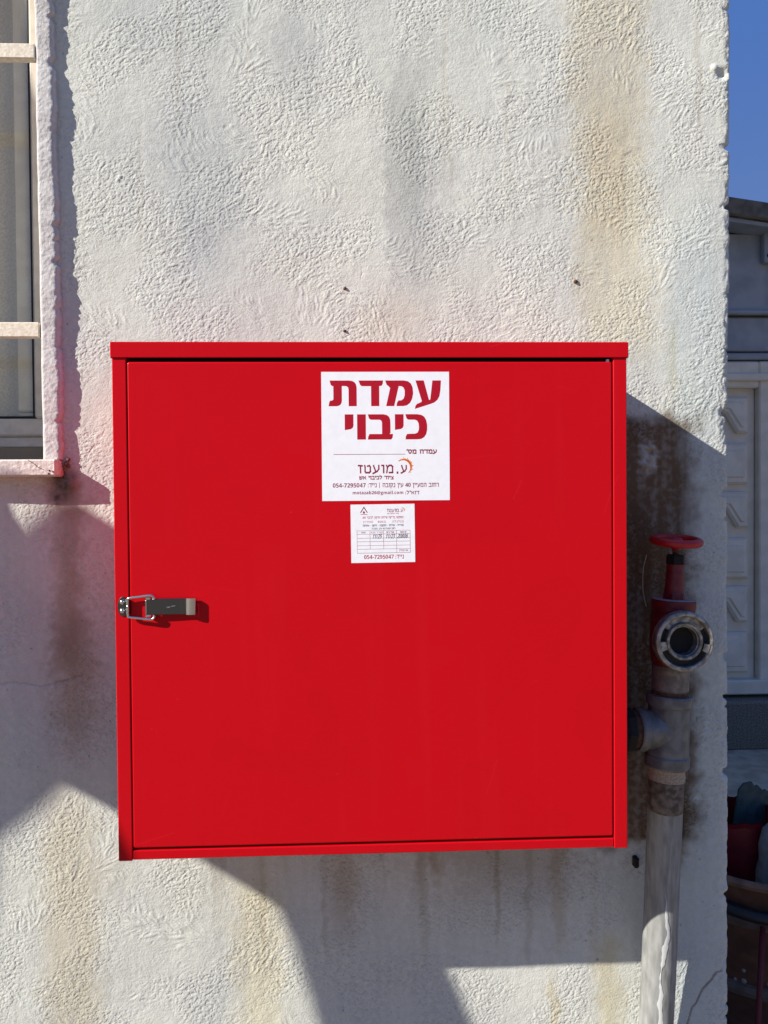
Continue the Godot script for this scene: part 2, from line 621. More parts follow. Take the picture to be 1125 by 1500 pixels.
func make_plaster_material() -> StandardMaterial3D:
	# colour
	var w := 640
	var h := 1000
	var bytes := PackedByteArray()
	bytes.resize(w * h * 3)
	var nb := fnl(3.0, 131, FastNoiseLite.TYPE_SIMPLEX_SMOOTH, 4)
	var nf := fnl(60.0, 132, FastNoiseLite.TYPE_SIMPLEX_SMOOTH, 3)
	var nv := fnl(1.0, 133, FastNoiseLite.TYPE_SIMPLEX_SMOOTH, 3)
	var nw := fnl(14.0, 134, FastNoiseLite.TYPE_SIMPLEX_SMOOTH, 3)
	var ns := fnl(70.0, 135, FastNoiseLite.TYPE_SIMPLEX_SMOOTH, 4)
	var to8 := PackedByteArray()
	to8.resize(1025)
	for i in 1025:
		var c := i / 1024.0
		to8[i] = int(round(255.0 * (12.92 * c if c <= 0.0031308 else 1.055 * pow(c, 1.0 / 2.4) - 0.055)))
	# thin runs: under the cabinet's edge, under the window, and here and there from above
	var rd := RandomNumberGenerator.new()
	rd.seed = 515
	for k in 34:
		var x := rd.randf_range(-0.36, 0.60) if k < 20 else rd.randf_range(-0.5, 0.65)
		var top := -0.375 if k < 20 else rd.randf_range(0.9, 1.3)
		var c := rd.randf_range(0.84, 0.95)
		var lean := rd.randf_range(-0.006, 0.006)
		stains.append([x, x + lean, rd.randf_range(0.003, 0.010), top, top - rd.randf_range(0.10, 0.42), c, c * 0.975, c * 0.94, 0.6, 0.12])
	for j in h:
		var y := SY0 + SH * (1.0 - (j + 0.5) / h)
		var row := []
		for s in stains:
			if y < s[3] + 0.02 and y > s[4] - 0.03:
				row.append(s)
		for i in w:
			var x := SX0 + SW * (i + 0.5) / w
			var b := nb.get_noise_2d(x, y)
			var f := nf.get_noise_2d(x, y)
			var v := nv.get_noise_2d(x * 38.0, y * 2.6)
			var wx := x + n_warp.get_noise_2d(x, y) * 0.003
			var wy := y + n_warp.get_noise_2d(x + 9.0, y - 4.0) * 0.003
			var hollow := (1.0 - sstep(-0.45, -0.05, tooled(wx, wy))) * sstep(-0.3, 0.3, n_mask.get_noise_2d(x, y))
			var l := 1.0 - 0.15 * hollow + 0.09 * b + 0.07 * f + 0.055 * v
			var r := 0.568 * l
			var g := 0.590 * l
			var bl := (0.540 - 0.02 * b) * l
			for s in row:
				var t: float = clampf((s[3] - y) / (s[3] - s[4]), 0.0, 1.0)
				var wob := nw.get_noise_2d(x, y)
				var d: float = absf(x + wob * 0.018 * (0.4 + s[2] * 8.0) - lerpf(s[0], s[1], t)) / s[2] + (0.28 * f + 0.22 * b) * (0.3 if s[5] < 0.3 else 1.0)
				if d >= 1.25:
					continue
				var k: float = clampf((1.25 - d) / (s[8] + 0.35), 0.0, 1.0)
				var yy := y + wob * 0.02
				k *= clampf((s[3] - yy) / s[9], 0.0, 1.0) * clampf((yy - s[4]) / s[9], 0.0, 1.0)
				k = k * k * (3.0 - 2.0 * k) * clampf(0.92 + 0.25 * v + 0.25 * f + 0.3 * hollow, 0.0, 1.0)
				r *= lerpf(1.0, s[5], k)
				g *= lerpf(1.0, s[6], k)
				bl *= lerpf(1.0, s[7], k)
			var sp := ns.get_noise_2d(x, y)
			if sp > 0.60:
				var q := maxf(0.45, 1.0 - (sp - 0.60) * 4.0)
				r *= q
				g *= q * 0.97
				bl *= q * 0.93
			var gr := 0.955 + 0.09 * rd.randf()
			r *= gr
			g *= gr
			bl *= gr
			var at := (j * w + i) * 3
			bytes[at] = to8[clampi(int(r * 1024.0), 0, 1024)]
			bytes[at + 1] = to8[clampi(int(g * 1024.0), 0, 1024)]
			bytes[at + 2] = to8[clampi(int(bl * 1024.0), 0, 1024)]
	for c in cracks.slice(0, 1):
		for q in range(0, c.size() - 2, 2):
			for t in 80:
				var p := Vector2(c[q], c[q + 1]).lerp(Vector2(c[q + 2], c[q + 3]), t / 80.0)
				var at := (int((SH - (p.y - SY0)) / SH * h) * w + int((p.x - SX0) / SW * w)) * 3
				if at >= 0 and at + 2 < bytes.size():
					for e in 3:
						bytes[at + e] = mini(bytes[at + e], 150 - e * 6)
	var im := Image.create_from_data(w, h, false, Image.FORMAT_RGB8, bytes)
	# fine grain, about a millimetre, in relief
	var w2 := 1280
	var h2 := 2000
	var g1 := fnl(0.42, 141, FastNoiseLite.TYPE_SIMPLEX_SMOOTH, 3).get_image(w2, h2, false, false, false).get_data()
	var g2 := fnl(0.16, 142, FastNoiseLite.TYPE_SIMPLEX_SMOOTH, 2).get_image(w2, h2, false, false, false).get_data()
	var hb := PackedByteArray()
	hb.resize(w2 * h2)
	for i in w2 * h2:
		hb[i] = 84 + ((g1[i] * 9 + g2[i] * 3) >> 4)
	for j in h2:
		var y := SY0 + SH * (1.0 - (j + 0.5) / h2)
		for i in w2:
			var x := SX0 + SW * (i + 0.5) / w2
			var mk := 0.25 + 0.75 * sstep(-0.34, 0.30, n_mask.get_noise_2d(x, y))
			if mk < 0.02:
				continue
			var wx := x + n_warp.get_noise_2d(x, y) * 0.003
			var wy := y + n_warp.get_noise_2d(x + 9.0, y - 4.0) * 0.003
			var tw := tooled(wx, wy)
			hb[j * w2 + i] = maxi(0, hb[j * w2 + i] - int(95.0 * mk * (1.0 - sstep(-0.24, -0.06, tw))))
	var rs := RandomNumberGenerator.new()
	rs.seed = 303
	for k in 420:
		var px := rs.randf() * w2
		var py := rs.randf() * h2
		var an := n_theta.get_noise_2d(SX0 + SW * px / w2, SY0 + SH * (1.0 - py / h2)) * 3.0 + rs.randf_range(-0.5, 0.5)
		var ln := rs.randf_range(6.0, 46.0)
		var dp := rs.randf_range(25.0, 95.0)
		var bend := rs.randf_range(-0.012, 0.012)
		for t in int(ln):
			an += bend
			px += cos(an)
			py += sin(an)
			var f := dp * sin(PI * t / ln)
			for o in [[0, 0, 1.0], [1, 0, 0.6], [0, 1, 0.6], [1, 1, 0.4]]:
				var ix := int(px) + int(o[0])
				var iy := int(py) + int(o[1])
				if ix >= 0 and iy >= 0 and ix < w2 and iy < h2:
					hb[iy * w2 + ix] = maxi(0, hb[iy * w2 + ix] - int(f * o[2] * 0.6))
	var him := Image.create_from_data(w2, h2, false, Image.FORMAT_L8, hb)
	var m := StandardMaterial3D.new()
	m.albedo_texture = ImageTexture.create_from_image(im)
	m.roughness = 0.92
	m.metallic_specular = 0.12
	m.heightmap_enabled = true
	m.heightmap_texture = ImageTexture.create_from_image(him)
	m.heightmap_scale = 0.10
	return m


func wall_box(st: SurfaceTool, x0: float, y0: float, z0: float, x1: float, y1: float, z1: float) -> void:
	lbox(st, x0, y0, z0, x1, y1, z1)


func make_house() -> void:
	cracks = [[0.592, -0.835, 0.603, -0.80, 0.612, -0.79, 0.624, -0.765, 0.640, -0.75, 0.651, -0.735, 0.662, -0.732],
		[-0.676, -0.159, -0.65, -0.157, -0.627, -0.160, -0.60, -0.166, -0.575, -0.160, -0.541, -0.151, -0.527, -0.146]]
	var house := thing("house", "white plastered house with rough stained wall and a barred window", "house", Vector3(0, 0, 0))
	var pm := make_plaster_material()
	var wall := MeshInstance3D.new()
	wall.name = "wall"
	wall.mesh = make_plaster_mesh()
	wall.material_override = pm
	house.add_child(wall)
	# the rest of the shell: masonry behind the plaster, other walls, roof
	var coarse := mottled(lin(0.50, 0.52, 0.48), lin(0.60, 0.62, 0.57), 0.01, 1.5, 41, 0.92, 0.0, 0.35)
	var st := begin()
	wall_box(st, -6.0, -1.40, -0.22, 0.664, 0.235, -0.016)
	wall_box(st, -0.59, 0.235, -0.22, 0.664, 1.50, -0.016)
	wall_box(st, -6.0, 0.235, -0.22, -1.62, 1.50, -0.016)
	wall_box(st, -6.0, 1.50, -0.22, 0.664, 3.30, -0.016)
	obj("masonry", st, coarse, house)
	st = begin()
	wall_box(st, -6.0, -1.40, -0.016, 0.672, SY0, -0.001)
	wall_box(st, -6.0, SY0, -0.016, SX0, 0.235, -0.001)
	wall_box(st, -6.0, 0.235, -0.016, -1.62, 1.50, -0.001)
	wall_box(st, -6.0, 1.50, -0.016, SX0, 3.30, -0.001)
	wall_box(st, SX0, SY0 + SH, -0.016, 0.674, 3.30, -0.001)
	wall_box(st, -1.62, SY0 + SH + 0.30, -0.016, SX0, 1.50, -0.001)
	obj("outer_plaster", st, coarse, house)
	st = begin()
	wall_box(st, 0.47, -1.40, -3.0, 0.664, 3.30, -0.22)
	obj("side_wall", st, coarse, house)
	st = begin()
	wall_box(st, -6.0, -1.40, -3.2, 0.664, 3.30, -3.0)
	obj("rear_wall", st, coarse, house)
	st = begin()
	wall_box(st, -6.2, -1.40, -3.2, -6.0, 3.30, -0.001)
	obj("far_side_wall", st, coarse, house)
	st = begin()
	wall_box(st, -6.2, 3.30, -3.2, 0.68, 3.45, 0.01)
	obj("roof", st, coarse, house)

	# plaster surround of the window, uneven along its outer edge
	var tn := fnl(9.0, 151, FastNoiseLite.TYPE_SIMPLEX_SMOOTH, 3)
	var tf := fnl(70.0, 152, FastNoiseLite.TYPE_SIMPLEX_SMOOTH, 3)
	st = begin(1)
	var rows := []
	var ys := 0.2446
	while ys < 1.56:
		var xo := -0.5555 - 0.004 * sstep(0.6, 1.05, ys) + 0.0035 * tn.get_noise_2d(ys, 0.0) + 0.002 * tf.get_noise_2d(ys, 3.0)
		var nick := sstep(0.25, 0.5, tf.get_noise_2d(ys * 0.35, 9.0))
		xo -= 0.006 * nick
		var xi := -0.5875 - 0.0045 * (ys - 0.25)
		var zf := 0.015 + 0.0035 * tn.get_noise_2d(ys, 7.0)
		if absf(ys - 0.955) < 0.05:
			zf -= 0.004 * (1.0 - absf(ys - 0.955) / 0.05)
		var r := [V(xi, ys, -0.19), V(xi, ys, zf - 0.003), V(xi + 0.002, ys, zf)]
		for k in 6:
			var t := (k + 1) / 7.0
			var x := lerpf(xi + 0.002, xo - 0.004, t)
			r.append(V(x, ys, zf + 0.0008 * tf.get_noise_2d(x * 2.0, ys) - 0.001 * t))
		r.append(V(xo - 0.002, ys, zf - 0.002 + 0.002 * tf.get_noise_2d(ys, 20.0)))
		r.append(V(xo, ys, zf - 0.007))
		r.append(V(xo + 0.001, ys, -0.006))
		rows.append(r)
		ys += 0.0035
	for j in rows.size() - 1:
		for i in rows[j].size() - 1:
			var o := Vector3(-1, 0, 0.2) if i == 0 else Vector3(0.5 if i > 7 else 0.0, 0, 1) if i < 10 else Vector3(1, 0, 0.1)
			quad(st, rows[j][i], rows[j][i + 1], rows[j + 1][i + 1], rows[j + 1][i], o)
	obj("window_surround", st, M.trim, house)

	# sill with a broken painted end
	st = begin()
	lbox(st, -1.70, 0.214, -0.16, -0.5565, 0.244, 0.036, 0.003)
	var sill := obj("sill", st, mottled(lin(0.58, 0.50, 0.46), lin(0.70, 0.62, 0.57), 0.015, 6.0, 44, 0.7, 0.0, 0.06), house)
	st = begin()
	for q in [[-0.568, 0.224], [-0.562, 0.222], [-0.569, 0.2185]]:
		lathe(st, [Vector2(0.0, 0.0012), Vector2(0.0014, 0.0010), Vector2(0.0017, 0.0)], Transform3D(frame_of(Vector3(0, 0, 1)), V(q[0], q[1], 0.036)), 8)
	obj("screw_heads", st, M.rusty, sill)
	st = begin()
	tube(st, smooth_path([V(-0.605, 0.243, 0.0362), V(-0.594, 0.236, 0.0364), V(-0.589, 0.231, 0.0364), V(-0.579, 0.226, 0.0362)], 4), 0.0006, 5)
	obj("crack", st, M.rusty, sill)
	# the crumbled corner where sill, surround and wall meet
	st = begin(1)
	var rng := RandomNumberGenerator.new()
	rng.seed = 77
	for k in 9:
		var c := V(rng.randf_range(-0.556, -0.546), rng.randf_range(0.226, 0.250), rng.randf_range(0.0, 0.008))
		var r := rng.randf_range(0.002, 0.0042)
		lathe(st, [Vector2(0, r), Vector2(r * 0.8, r * 0.5), Vector2(r, -0.1 * r), Vector2(r * 0.6, -r)], Transform3D(frame_of(Vector3(rng.randf_range(-1, 1), rng.randf_range(-1, 1), 1.0)), c), 6)
	var crumb := obj("crumbled_mortar", st, mottled(lin(0.10, 0.05, 0.03), lin(0.26, 0.17, 0.12), 0.03, 16.0, 45, 0.95, 0.0, 0.1), house)
	crumb.set_meta("kind", "stuff")

	# window: frame members, gasket, pane, what stands behind the glass
	var win := Node3D.new()
	win.name = "window"
	house.add_child(win)
	st = begin()
	lbox(st, -0.668, 0.336, -0.20, -0.588, 1.50, -0.15, 0.004)
	obj("frame", st, M.pvc, win)
	st = begin()
	lbox(st, -1.62, 0.336, -0.20, -1.54, 1.50, -0.15, 0.004)
	obj("frame", st, M.pvc, win)
	st = begin()
	lbox(st, -1.62, 0.300, -0.20, -0.588, 0.3355, -0.151, 0.004)
	obj("frame", st, M.pvc, win)
	st = begin()
	lbox(st, -1.62, 1.42, -0.20, -0.588, 1.50, -0.151, 0.004)
	obj("frame", st, M.pvc, win)
	st = begin()
	lbox(st, -1.62, 0.279, -0.20, -0.588, 0.2995, -0.158, 0.002)
	obj("bottom_rail", st, M.pvc, win)
	st = begin()
	lbox(st, -1.62, 0.236, -0.21, -0.588, 0.2785, -0.160)
	obj("track", st, mat(0.30, 0.23, 0.15, 0.8), win)
	st = begin()
	lbox(st, -0.6735, 0.336, -0.172, -0.668, 1.42, -0.158)
	lbox(st, -1.54, 0.3355, -0.172, -0.6735, 0.341, -0.158)
	obj("gasket", st, M.gasket, win)
	st = begin()
	lbox(st, -1.54, 0.336, -0.169, -0.668, 1.42, -0.165)
	obj("pane", st, M.glass, win)
	st = begin()
	lbox(st, -0.712, 0.352, -0.192, -0.672, 1.42, -0.176, 0.003)
	lbox(st, -0.712, 0.336, -0.192, -0.672, 0.351, -0.18, 0.003)
	obj("inner_sash", st, mottled(lin(0.82, 0.71, 0.50), lin(0.90, 0.80, 0.58), 0.01, 3.0, 46, 0.8), win)
	st = begin(1)
	var cn := fnl(6.0, 161)
	var prev := []
	var xx := -1.60
	while xx < -0.66:
		var z := -0.208 + 0.008 * sin(xx * 95.0 + 2.0 * cn.get_noise_2d(xx, 0)) + 0.006 * cn.get_noise_2d(xx * 2.0, 5.0)
		var cur := [V(xx, 0.30, z), V(xx, 1.48, z)]
		if prev:
			quad(st, prev[0], cur[0], cur[1], prev[1], Vector3(0, 0, 1))
		prev = cur
		xx += 0.006
	obj("curtain", st, M.curtain, win)
	# grille bars across the opening
	for b in [[0.959, 0.986], [0.464, 0.491], [1.455, 1.482]]:
		st = begin()
		lbox(st, -1.63, b[0], -0.006, -0.5915 - 0.001, b[1], 0.0105, 0.0018)
		var o := obj("window_bar", st, M.bar, house)
		st = begin()
		lbox(st, -0.5925, b[0] + 0.002, -0.004, -0.586, b[1] - 0.002, 0.004)
		obj("weld", st, M.rusty, o)
	# nails and specks of rust
	for q in [[0.384, 0.570, 0.004], [-0.044, 0.556, 0.0028], [-0.045, 0.478, 0.0026]]:
		st = begin(1)
		var xf := Transform3D(frame_of(Vector3(0.4, 0.3, 1)), V(q[0], q[1], 0.0))
		lathe(st, [Vector2(0.0, 0.0028), Vector2(q[2] * 0.7, 0.0024), Vector2(q[2], 0.0012), Vector2(q[2] * 0.8, -0.006)], xf, 10)
		obj("nail", st, M.rusty, house)


# ==================================================================== the building across the alley
func make_neighbour() -> void:
	var zf := -3.3
	var b := thing("neighbour_building", "shaded blue-grey building across the alley with a panelled metal door", "building", Vector3(3, 0, zf))
	var paint := mottled(lin(0.27, 0.30, 0.33), lin(0.34, 0.37, 0.40), 0.008, 1.0, 51, 0.7, 0.0, 0.05)
	var doorpaint := mottled(lin(0.68, 0.62, 0.51), lin(0.76, 0.70, 0.58), 0.01, 1.2, 52, 0.55)
	var st := begin()
	lbox(st, -4.0, -1.40, zf - 3.0, 1.30, 1.80, zf - 0.06)
	lbox(st, 1.30, 0.99, zf - 3.0, 8.0, 1.72, zf - 0.06)
	lbox(st, 1.30, -1.40, zf - 3.0, 8.0, 0.99, zf - 0.14)
	obj("wall", st, paint, b)
	# cladding boards over the door
	for y in [[1.30, 1.80, 0.0], [1.075, 1.285, -0.012], [1.022, 1.062, -0.004]]:
		st = begin()
		lbox(st, 1.0, y[0], zf - 0.06, 8.0, y[1], zf + y[2], 0.006)
		obj("cladding_board", st, paint, b)
	st = begin()
	lbox(st, 1.0, 1.295, zf, 8.0, 1.325, zf + 0.03, 0.008)
	obj("ledge", st, paint, b)
	st = begin()
	var xf := Transform3D(Basis(Vector3(0, 0, 1), deg_to_rad(-8.0)), V(2.31, 1.90, zf))
	box(st, Vector3(-2.5, -0.055, -3.2), Vector3(4.0, 0.05, 0.18), 0.01, xf)
	obj("roof", st, mottled(lin(0.10, 0.09, 0.07), lin(0.17, 0.15, 0.12), 0.01, 1.5, 53, 0.8), b)
	st = begin()
	box(st, Vector3(-2.5, -0.085, -0.02), Vector3(4.0, -0.058, 0.15), 0.004, xf)
	obj("fascia_board", st, paint, b)
	st = begin()
	lbox(st, 2.515, 1.61, zf, 2.72, 1.84, zf + 0.05, 0.006)
	var br := obj("bracket", st, paint, b)
	st = begin()
	lathe(st, [Vector2(0, 0.01), Vector2(0.012, 0.008), Vector2(0.014, 0)], Transform3D(frame_of(Vector3(0, 0, 1)), V(2.545, 1.65, zf + 0.05)), 10)
	obj("bolt", st, M.black, br)
	# door
	var door := Node3D.new()
	door.name = "door"
	b.add_child(door)
	st = begin()
	lbox(st, 1.55, -1.085, zf - 0.12, 2.508, 0.93, zf - 0.055, 0.004)
	obj("leaf", st, doorpaint, door)
	st = begin()
	lbox(st, 2.512, -1.03, zf - 0.13, 2.75, 1.01, zf + 0.0, 0.008)
	lbox(st, 1.35, -1.03, zf - 0.13, 1.545, 1.01, zf + 0.0, 0.008)
	lbox(st, 1.545, 0.845, zf - 0.13, 2.512, 1.009, zf - 0.002, 0.008)
	lbox(st, 1.40, 0.885, zf - 0.12, 2.70, 0.935, zf + 0.022, 0.008)
	obj("frame", st, doorpaint, door)
	st = begin()
	lbox(st, 1.35, -1.075, zf - 0.13, 2.75, -0.985, zf + 0.02, 0.008)
	obj("bottom_rail", st, doorpaint, door)
	# embossed panels, two shapes in turn
	var pz := zf - 0.055
	var px := func(x: float) -> float: return 2.309 + (x - 1066.0) * 0.00436
	var y0 := 0.80
	for k in 3:
		var t := y0 - 0.595 * k
		st = begin()
		slab(st, poly([1.72, t - 0.01, px.call(1099), t - 0.01, px.call(1099), t - 0.235, px.call(1083), t - 0.235, px.call(1066), t - 0.115, px.call(1055), t - 0.09, 1.72, t - 0.09]), 0.0, 0.040, 0.014, Transform3D(Basis(), Vector3(0, Y0, pz)))
		var pn := obj("panel", st, doorpaint, door)
		st = begin()
		slab(st, poly([1.78, t - 0.04, px.call(1092), t - 0.04, px.call(1092), t - 0.200, px.call(1087), t - 0.200, px.call(1070), t - 0.085, 1.78, t - 0.068]), 0.0, 0.010, 0.007, Transform3D(Basis(), Vector3(0, Y0, pz + 0.040)))
		obj("raised_field", st, doorpaint, pn)
		st = begin()
		slab(st, poly([px.call(1050), t - 0.30, px.call(1082), t - 0.30, px.call(1099), t - 0.30, px.call(1099), t - 0.555, 1.72, t - 0.555, 1.72, t - 0.47, px.call(1050), t - 0.44]), 0.0, 0.040, 0.014, Transform3D(Basis(), Vector3(0, Y0, pz)))
		pn = obj("panel", st, doorpaint, door)
		st = begin()
		slab(st, poly([px.call(1058), t - 0.345, px.call(1092), t - 0.345, px.call(1092), t - 0.515, 1.80, t - 0.515, 1.80, t - 0.49, px.call(1058), t - 0.46]), 0.0, 0.010, 0.007, Transform3D(Basis(), Vector3(0, Y0, pz + 0.040)))
		obj("raised_field", st, doorpaint, pn)
	# concrete step under the door
	st = begin()
	lbox(st, 1.0, -1.40, zf - 0.05, 3.4, -1.095, zf + 0.10, 0.015)
	obj("doorstep", st, mottled(lin(0.14, 0.125, 0.10), lin(0.34, 0.30, 0.25), 0.03, 7.0, 54, 0.95, 0.0, 0.3), b)


# ==================================================================== what throws the broad shadow: a sheet on leaning posts, left of the frame
func make_screen() -> void:
	var t := thing("leaning_hoarding", "weathered plywood sheets nailed to leaning posts beside the house", "hoarding", Vector3(-2.0, 0, 0.7))
	var wood := mottled(lin(0.22, 0.17, 0.11), lin(0.34, 0.27, 0.18), 0.01, 2.0, 61, 0.9, 0.0, 0.1)
	var za := 0.72
	var sa := SUN * (za / SUN.z)
	var p := poly([-0.636, 0.075, -0.586, 0.118, -0.549, 0.150, -0.518, 0.156, -0.470, 0.127, -0.391, 0.074, -0.182, -0.20, 0.0, -0.46, 0.124, -0.716, 0.226, -0.95, 0.40, -1.43, 0.45, -1.56, 0.30, -1.62, 0.14, -1.55,
		-0.081, -0.808, -0.122, -0.665, -0.151, -0.600, -0.311, -0.496, -0.468, -0.401, -0.590, -0.332, -0.680, -0.409, -0.828, -0.530, -1.05, -0.60, -1.05, 0.09, -0.80, 0.09])
	var q := PackedVector2Array()
	for v in p:
		q.append(Vector2(v.x + sa.x, v.y + sa.y + Y0))
	var st := begin()
	slab(st, q, za - 0.012, za + 0.012)
	obj("sheet", st, wood, t)
	var zb := 0.30
	var sb := SUN * (zb / SUN.z)
	q = PackedVector2Array()
	for v in poly([-1.80, 1.75, -1.217, 1.75, -0.887, 0.798, -0.636, 0.074, -0.575, -0.11, -0.604, -0.285, -0.801, -0.406, -1.276, -0.45, -1.60, -0.45]):
		q.append(Vector2(v.x + sb.x, v.y + sb.y + Y0))
	st = begin()
	slab(st, q, zb - 0.01, zb + 0.01)
	obj("sheet", st, wood, t)
	st = begin()
	tube(st, [Vector3(-2.75, 0.0, 0.34), Vector3(-2.15, 2.2, 0.34)], 0.035, 10)
	obj("post", st, wood, t)
	st = begin()
	tube(st, [Vector3(-2.72, 0.0, 0.76), Vector3(-2.55, 2.3, 0.76)], 0.035, 10)
	obj("post", st, wood, t)
	st = begin()
	tube(st, [Vector3(-2.5, 1.75, 0.33), Vector3(-2.5, 1.75, 0.76)], 0.02, 8)
	obj("tie", st, wood, t)


# ==================================================================== red cabinet
func make_cabinet() -> void:
	var c := thing("fire_cabinet", "red metal fire hose cabinet with white Hebrew stickers on the plaster wall", "cabinet", V(0, -0.389, 0))
	var st := begin()
	# side panels: outer sheet, front flange, inner return
	for s in [-1.0, 1.0]:
		st = begin()
		var xo: float = 0.400 * s
		var xi: float = 0.3785 * s
		lbox(st, minf(xo, xo - s * 0.0015), -0.3895, 0.004, maxf(xo, xo - s * 0.0015), 0.4105, 0.2185, 0.0004)
		lbox(st, minf(xo, xi), -0.3895, 0.2150, maxf(xo, xi), 0.4105, 0.2205, 0.0012)
		lbox(st, minf(xi, xi + s * 0.0015), -0.385, 0.198, maxf(xi, xi + s * 0.0015), 0.4105, 0.2155, 0.0004)
		obj("side_panel", st, M.red, c)
	st = begin()
	lbox(st, -0.3985, 0.4085, 0.004, 0.3985, 0.4100, 0.2145)
	lbox(st, -0.3985, -0.3875, 0.004, 0.3985, -0.3860, 0.2140)
	lbox(st, -0.3985, -0.386, 0.004, 0.3985, 0.4085, 0.0055)
	obj("back_box", st, M.red, c)
	st = begin()
	lbox(st, -0.4018, 0.3885, 0.2208, 0.4022, 0.4130, 0.2232, 0.0010)
	lbox(st, -0.4018, 0.4108, 0.004, 0.4022, 0.4130, 0.2210, 0.0006)
	lbox(st, -0.4018, 0.3885, 0.004, -0.4002, 0.4108, 0.2208, 0.0004)
	lbox(st, 0.4006, 0.3885, 0.004, 0.4022, 0.4108, 0.2208, 0.0004)
	var lid := obj("lid", st, M.red, c)
	st = begin()
	quad(st, V(-0.4005, 0.4134, 0.008), V(0.4010, 0.4134, 0.008), V(0.4010, 0.4134, 0.2195), V(-0.4005, 0.4134, 0.2195), Vector3.UP)
	obj("dust", st, mottled(lin(0.34, 0.05, 0.045), lin(0.40, 0.12, 0.10), 0.01, 3.0, 78, 0.8), lid)
	st = begin()
	lbox(st, -0.3782, -0.3880, 0.2150, 0.3782, -0.3735, 0.2200, 0.0012)
	box(st, Vector3(-0.3782, -0.0016, -0.016), Vector3(0.3782, 0.0, 0.0), 0.0004, Transform3D(Basis(), V(0, -0.3735, 0.2160)))
	obj("bottom_rail", st, M.red, c)
	st = begin()
	lathe(st, [Vector2(0, 0.006), Vector2(0.003, 0.006), Vector2(0.0035, 0.0055), Vector2(0.0035, 0)], Transform3D(Basis(), V(0.3715, 0.3815, 0.2135)), 12)
	obj("hinge_pin", st, M.chrome, c)

	# door: a shallow tray with rolled edges
	var door := Node3D.new()
	door.name = "door"
	c.add_child(door)
	door.position = V(0, 0, 0) - c.position
	var dx0 := -0.3777
	var dx1 := 0.3775
	var dy0 := -0.3700
	var dy1 := 0.3830
	var rows := []
	var prof := [[0.0, -0.020], [0.0, -0.0026], [0.0004, -0.0012], [0.0012, -0.0004], [0.0026, 0.0]]
	for q in prof:
		var z: float = 0.2200 + q[1]
		var i: float = q[0]
		var ring := []
		var r := 0.004
		for k in 4:
			var cx: float = dx1 - r if k in [0, 3] else dx0 + r
			var cy: float = dy1 - r if k in [0, 1] else dy0 + r
			for a in 5:
				var an := PI / 2.0 * k + PI / 8.0 * a
				ring.append(V(cx + cos(an) * (r - i), cy + sin(an) * (r - i), z))
		rows.append(ring)
	st = begin(1)
	for j in rows.size() - 1:
		for i in rows[j].size():
			var k: int = (i + 1) % rows[j].size()
			quad(st, rows[j][i], rows[j][k], rows[j + 1][k], rows[j + 1][i], rows[j][i] - V(0, 0, 0.1))
	# face: a fine grid that bellies out by a millimetre or two, as thin sheet does
	st.set_smooth_group(2)
	var top: Array = rows[-1]
	var g := 24
	var grid := []
	for j in g + 1:
		var line := []
		for i in g + 1:
			var u := float(i) / g
			var v := float(j) / g
			var gx := lerpf(dx0 + 0.004, dx1 - 0.004, u)
			var gy := lerpf(dy0 + 0.004, dy1 - 0.004, v)
			line.append(V(gx, gy, 0.2200 + belly(gx, gy)))
		grid.append(line)
	for j in g:
		for i in g:
			quad(st, grid[j][i], grid[j][i + 1], grid[j + 1][i + 1], grid[j + 1][i], Vector3(0, 0, 1))
	for k in 4:
		var ca: Vector3 = grid[g if k < 2 else 0][g if k in [0, 3] else 0]
		for a in 4:
			tri(st, ca, top[k * 5 + a], top[k * 5 + a + 1], Vector3(0, 0, 1))
		var cb: Vector3 = grid[g if (k + 1) % 4 < 2 else 0][g if (k + 1) % 4 in [0, 3] else 0]
		quad(st, ca, top[k * 5 + 4], top[((k + 1) % 4) * 5], cb, Vector3(0, 0, 1))
	st.set_smooth_group(-1)
	obj("leaf", st, M.red, door)

	sticker("sticker", "large white sticker with red Hebrew lettering", door, Rect2(-0.0800, 0.1668, 0.1990, 0.2002), draw_big(), 0.22025, deg_to_rad(0.0))
	sticker("sticker", "small white inspection sticker with a table", door, Rect2(-0.0360, 0.0702, 0.0998, 0.0910), draw_small(), 0.22025, deg_to_rad(0.4))

	# draw latch: keeper plate with rivets, wire bail, lever
	var la := Node3D.new()
	la.name = "latch"
	c.add_child(la)
	la.position = V(-0.35, 0.006, 0.22) - c.position
	var pts := PackedVector2Array()
	for k in 28:
		var a := TAU * k / 28
		pts.append(Vector2(-0.3875 + 0.0085 * cos(a) * (1.0 if cos(a) < 0 else 0.8), Y0 + 0.0065 + 0.0155 * sin(a)))
	st = begin()
	slab(st, pts, 0.22062, 0.22193, 0.0006)
	obj("keeper_plate", st, M.dark_chrome, la)
	for y in [0.0132, -0.0002]:
		st = begin(1)
		var r := 0.0042
		lathe(st, [Vector2(0, 0.0030), Vector2(r * 0.5, 0.0026), Vector2(r * 0.85, 0.0015), Vector2(r, 0.0)], Transform3D(frame_of(Vector3(0, 0, 1)), V(-0.3885, y, 0.22193)), 16)
		obj("rivet", st, M.chrome, la)
	st = begin()
	lbox(st, -0.3825, -0.0062, 0.22069, -0.3785, 0.0190, 0.22701, 0.0010)
	lbox(st, -0.3870, -0.0052, 0.22180, -0.3820, 0.0180, 0.22286, 0.0006)
	obj("keeper_hook", st, M.dark_chrome, la)
	st = begin(1)
	tube(st, smooth_path([V(-0.3790, 0.0090, 0.22651), V(-0.3790, 0.0165, 0.22651), V(-0.3765, 0.0200, 0.22664), V(-0.3600, 0.0222, 0.22732), V(-0.3440, 0.0240, 0.22794), V(-0.3395, 0.0215, 0.22794), V(-0.3380, 0.0180, 0.22763)], 5), 0.0021, 10)
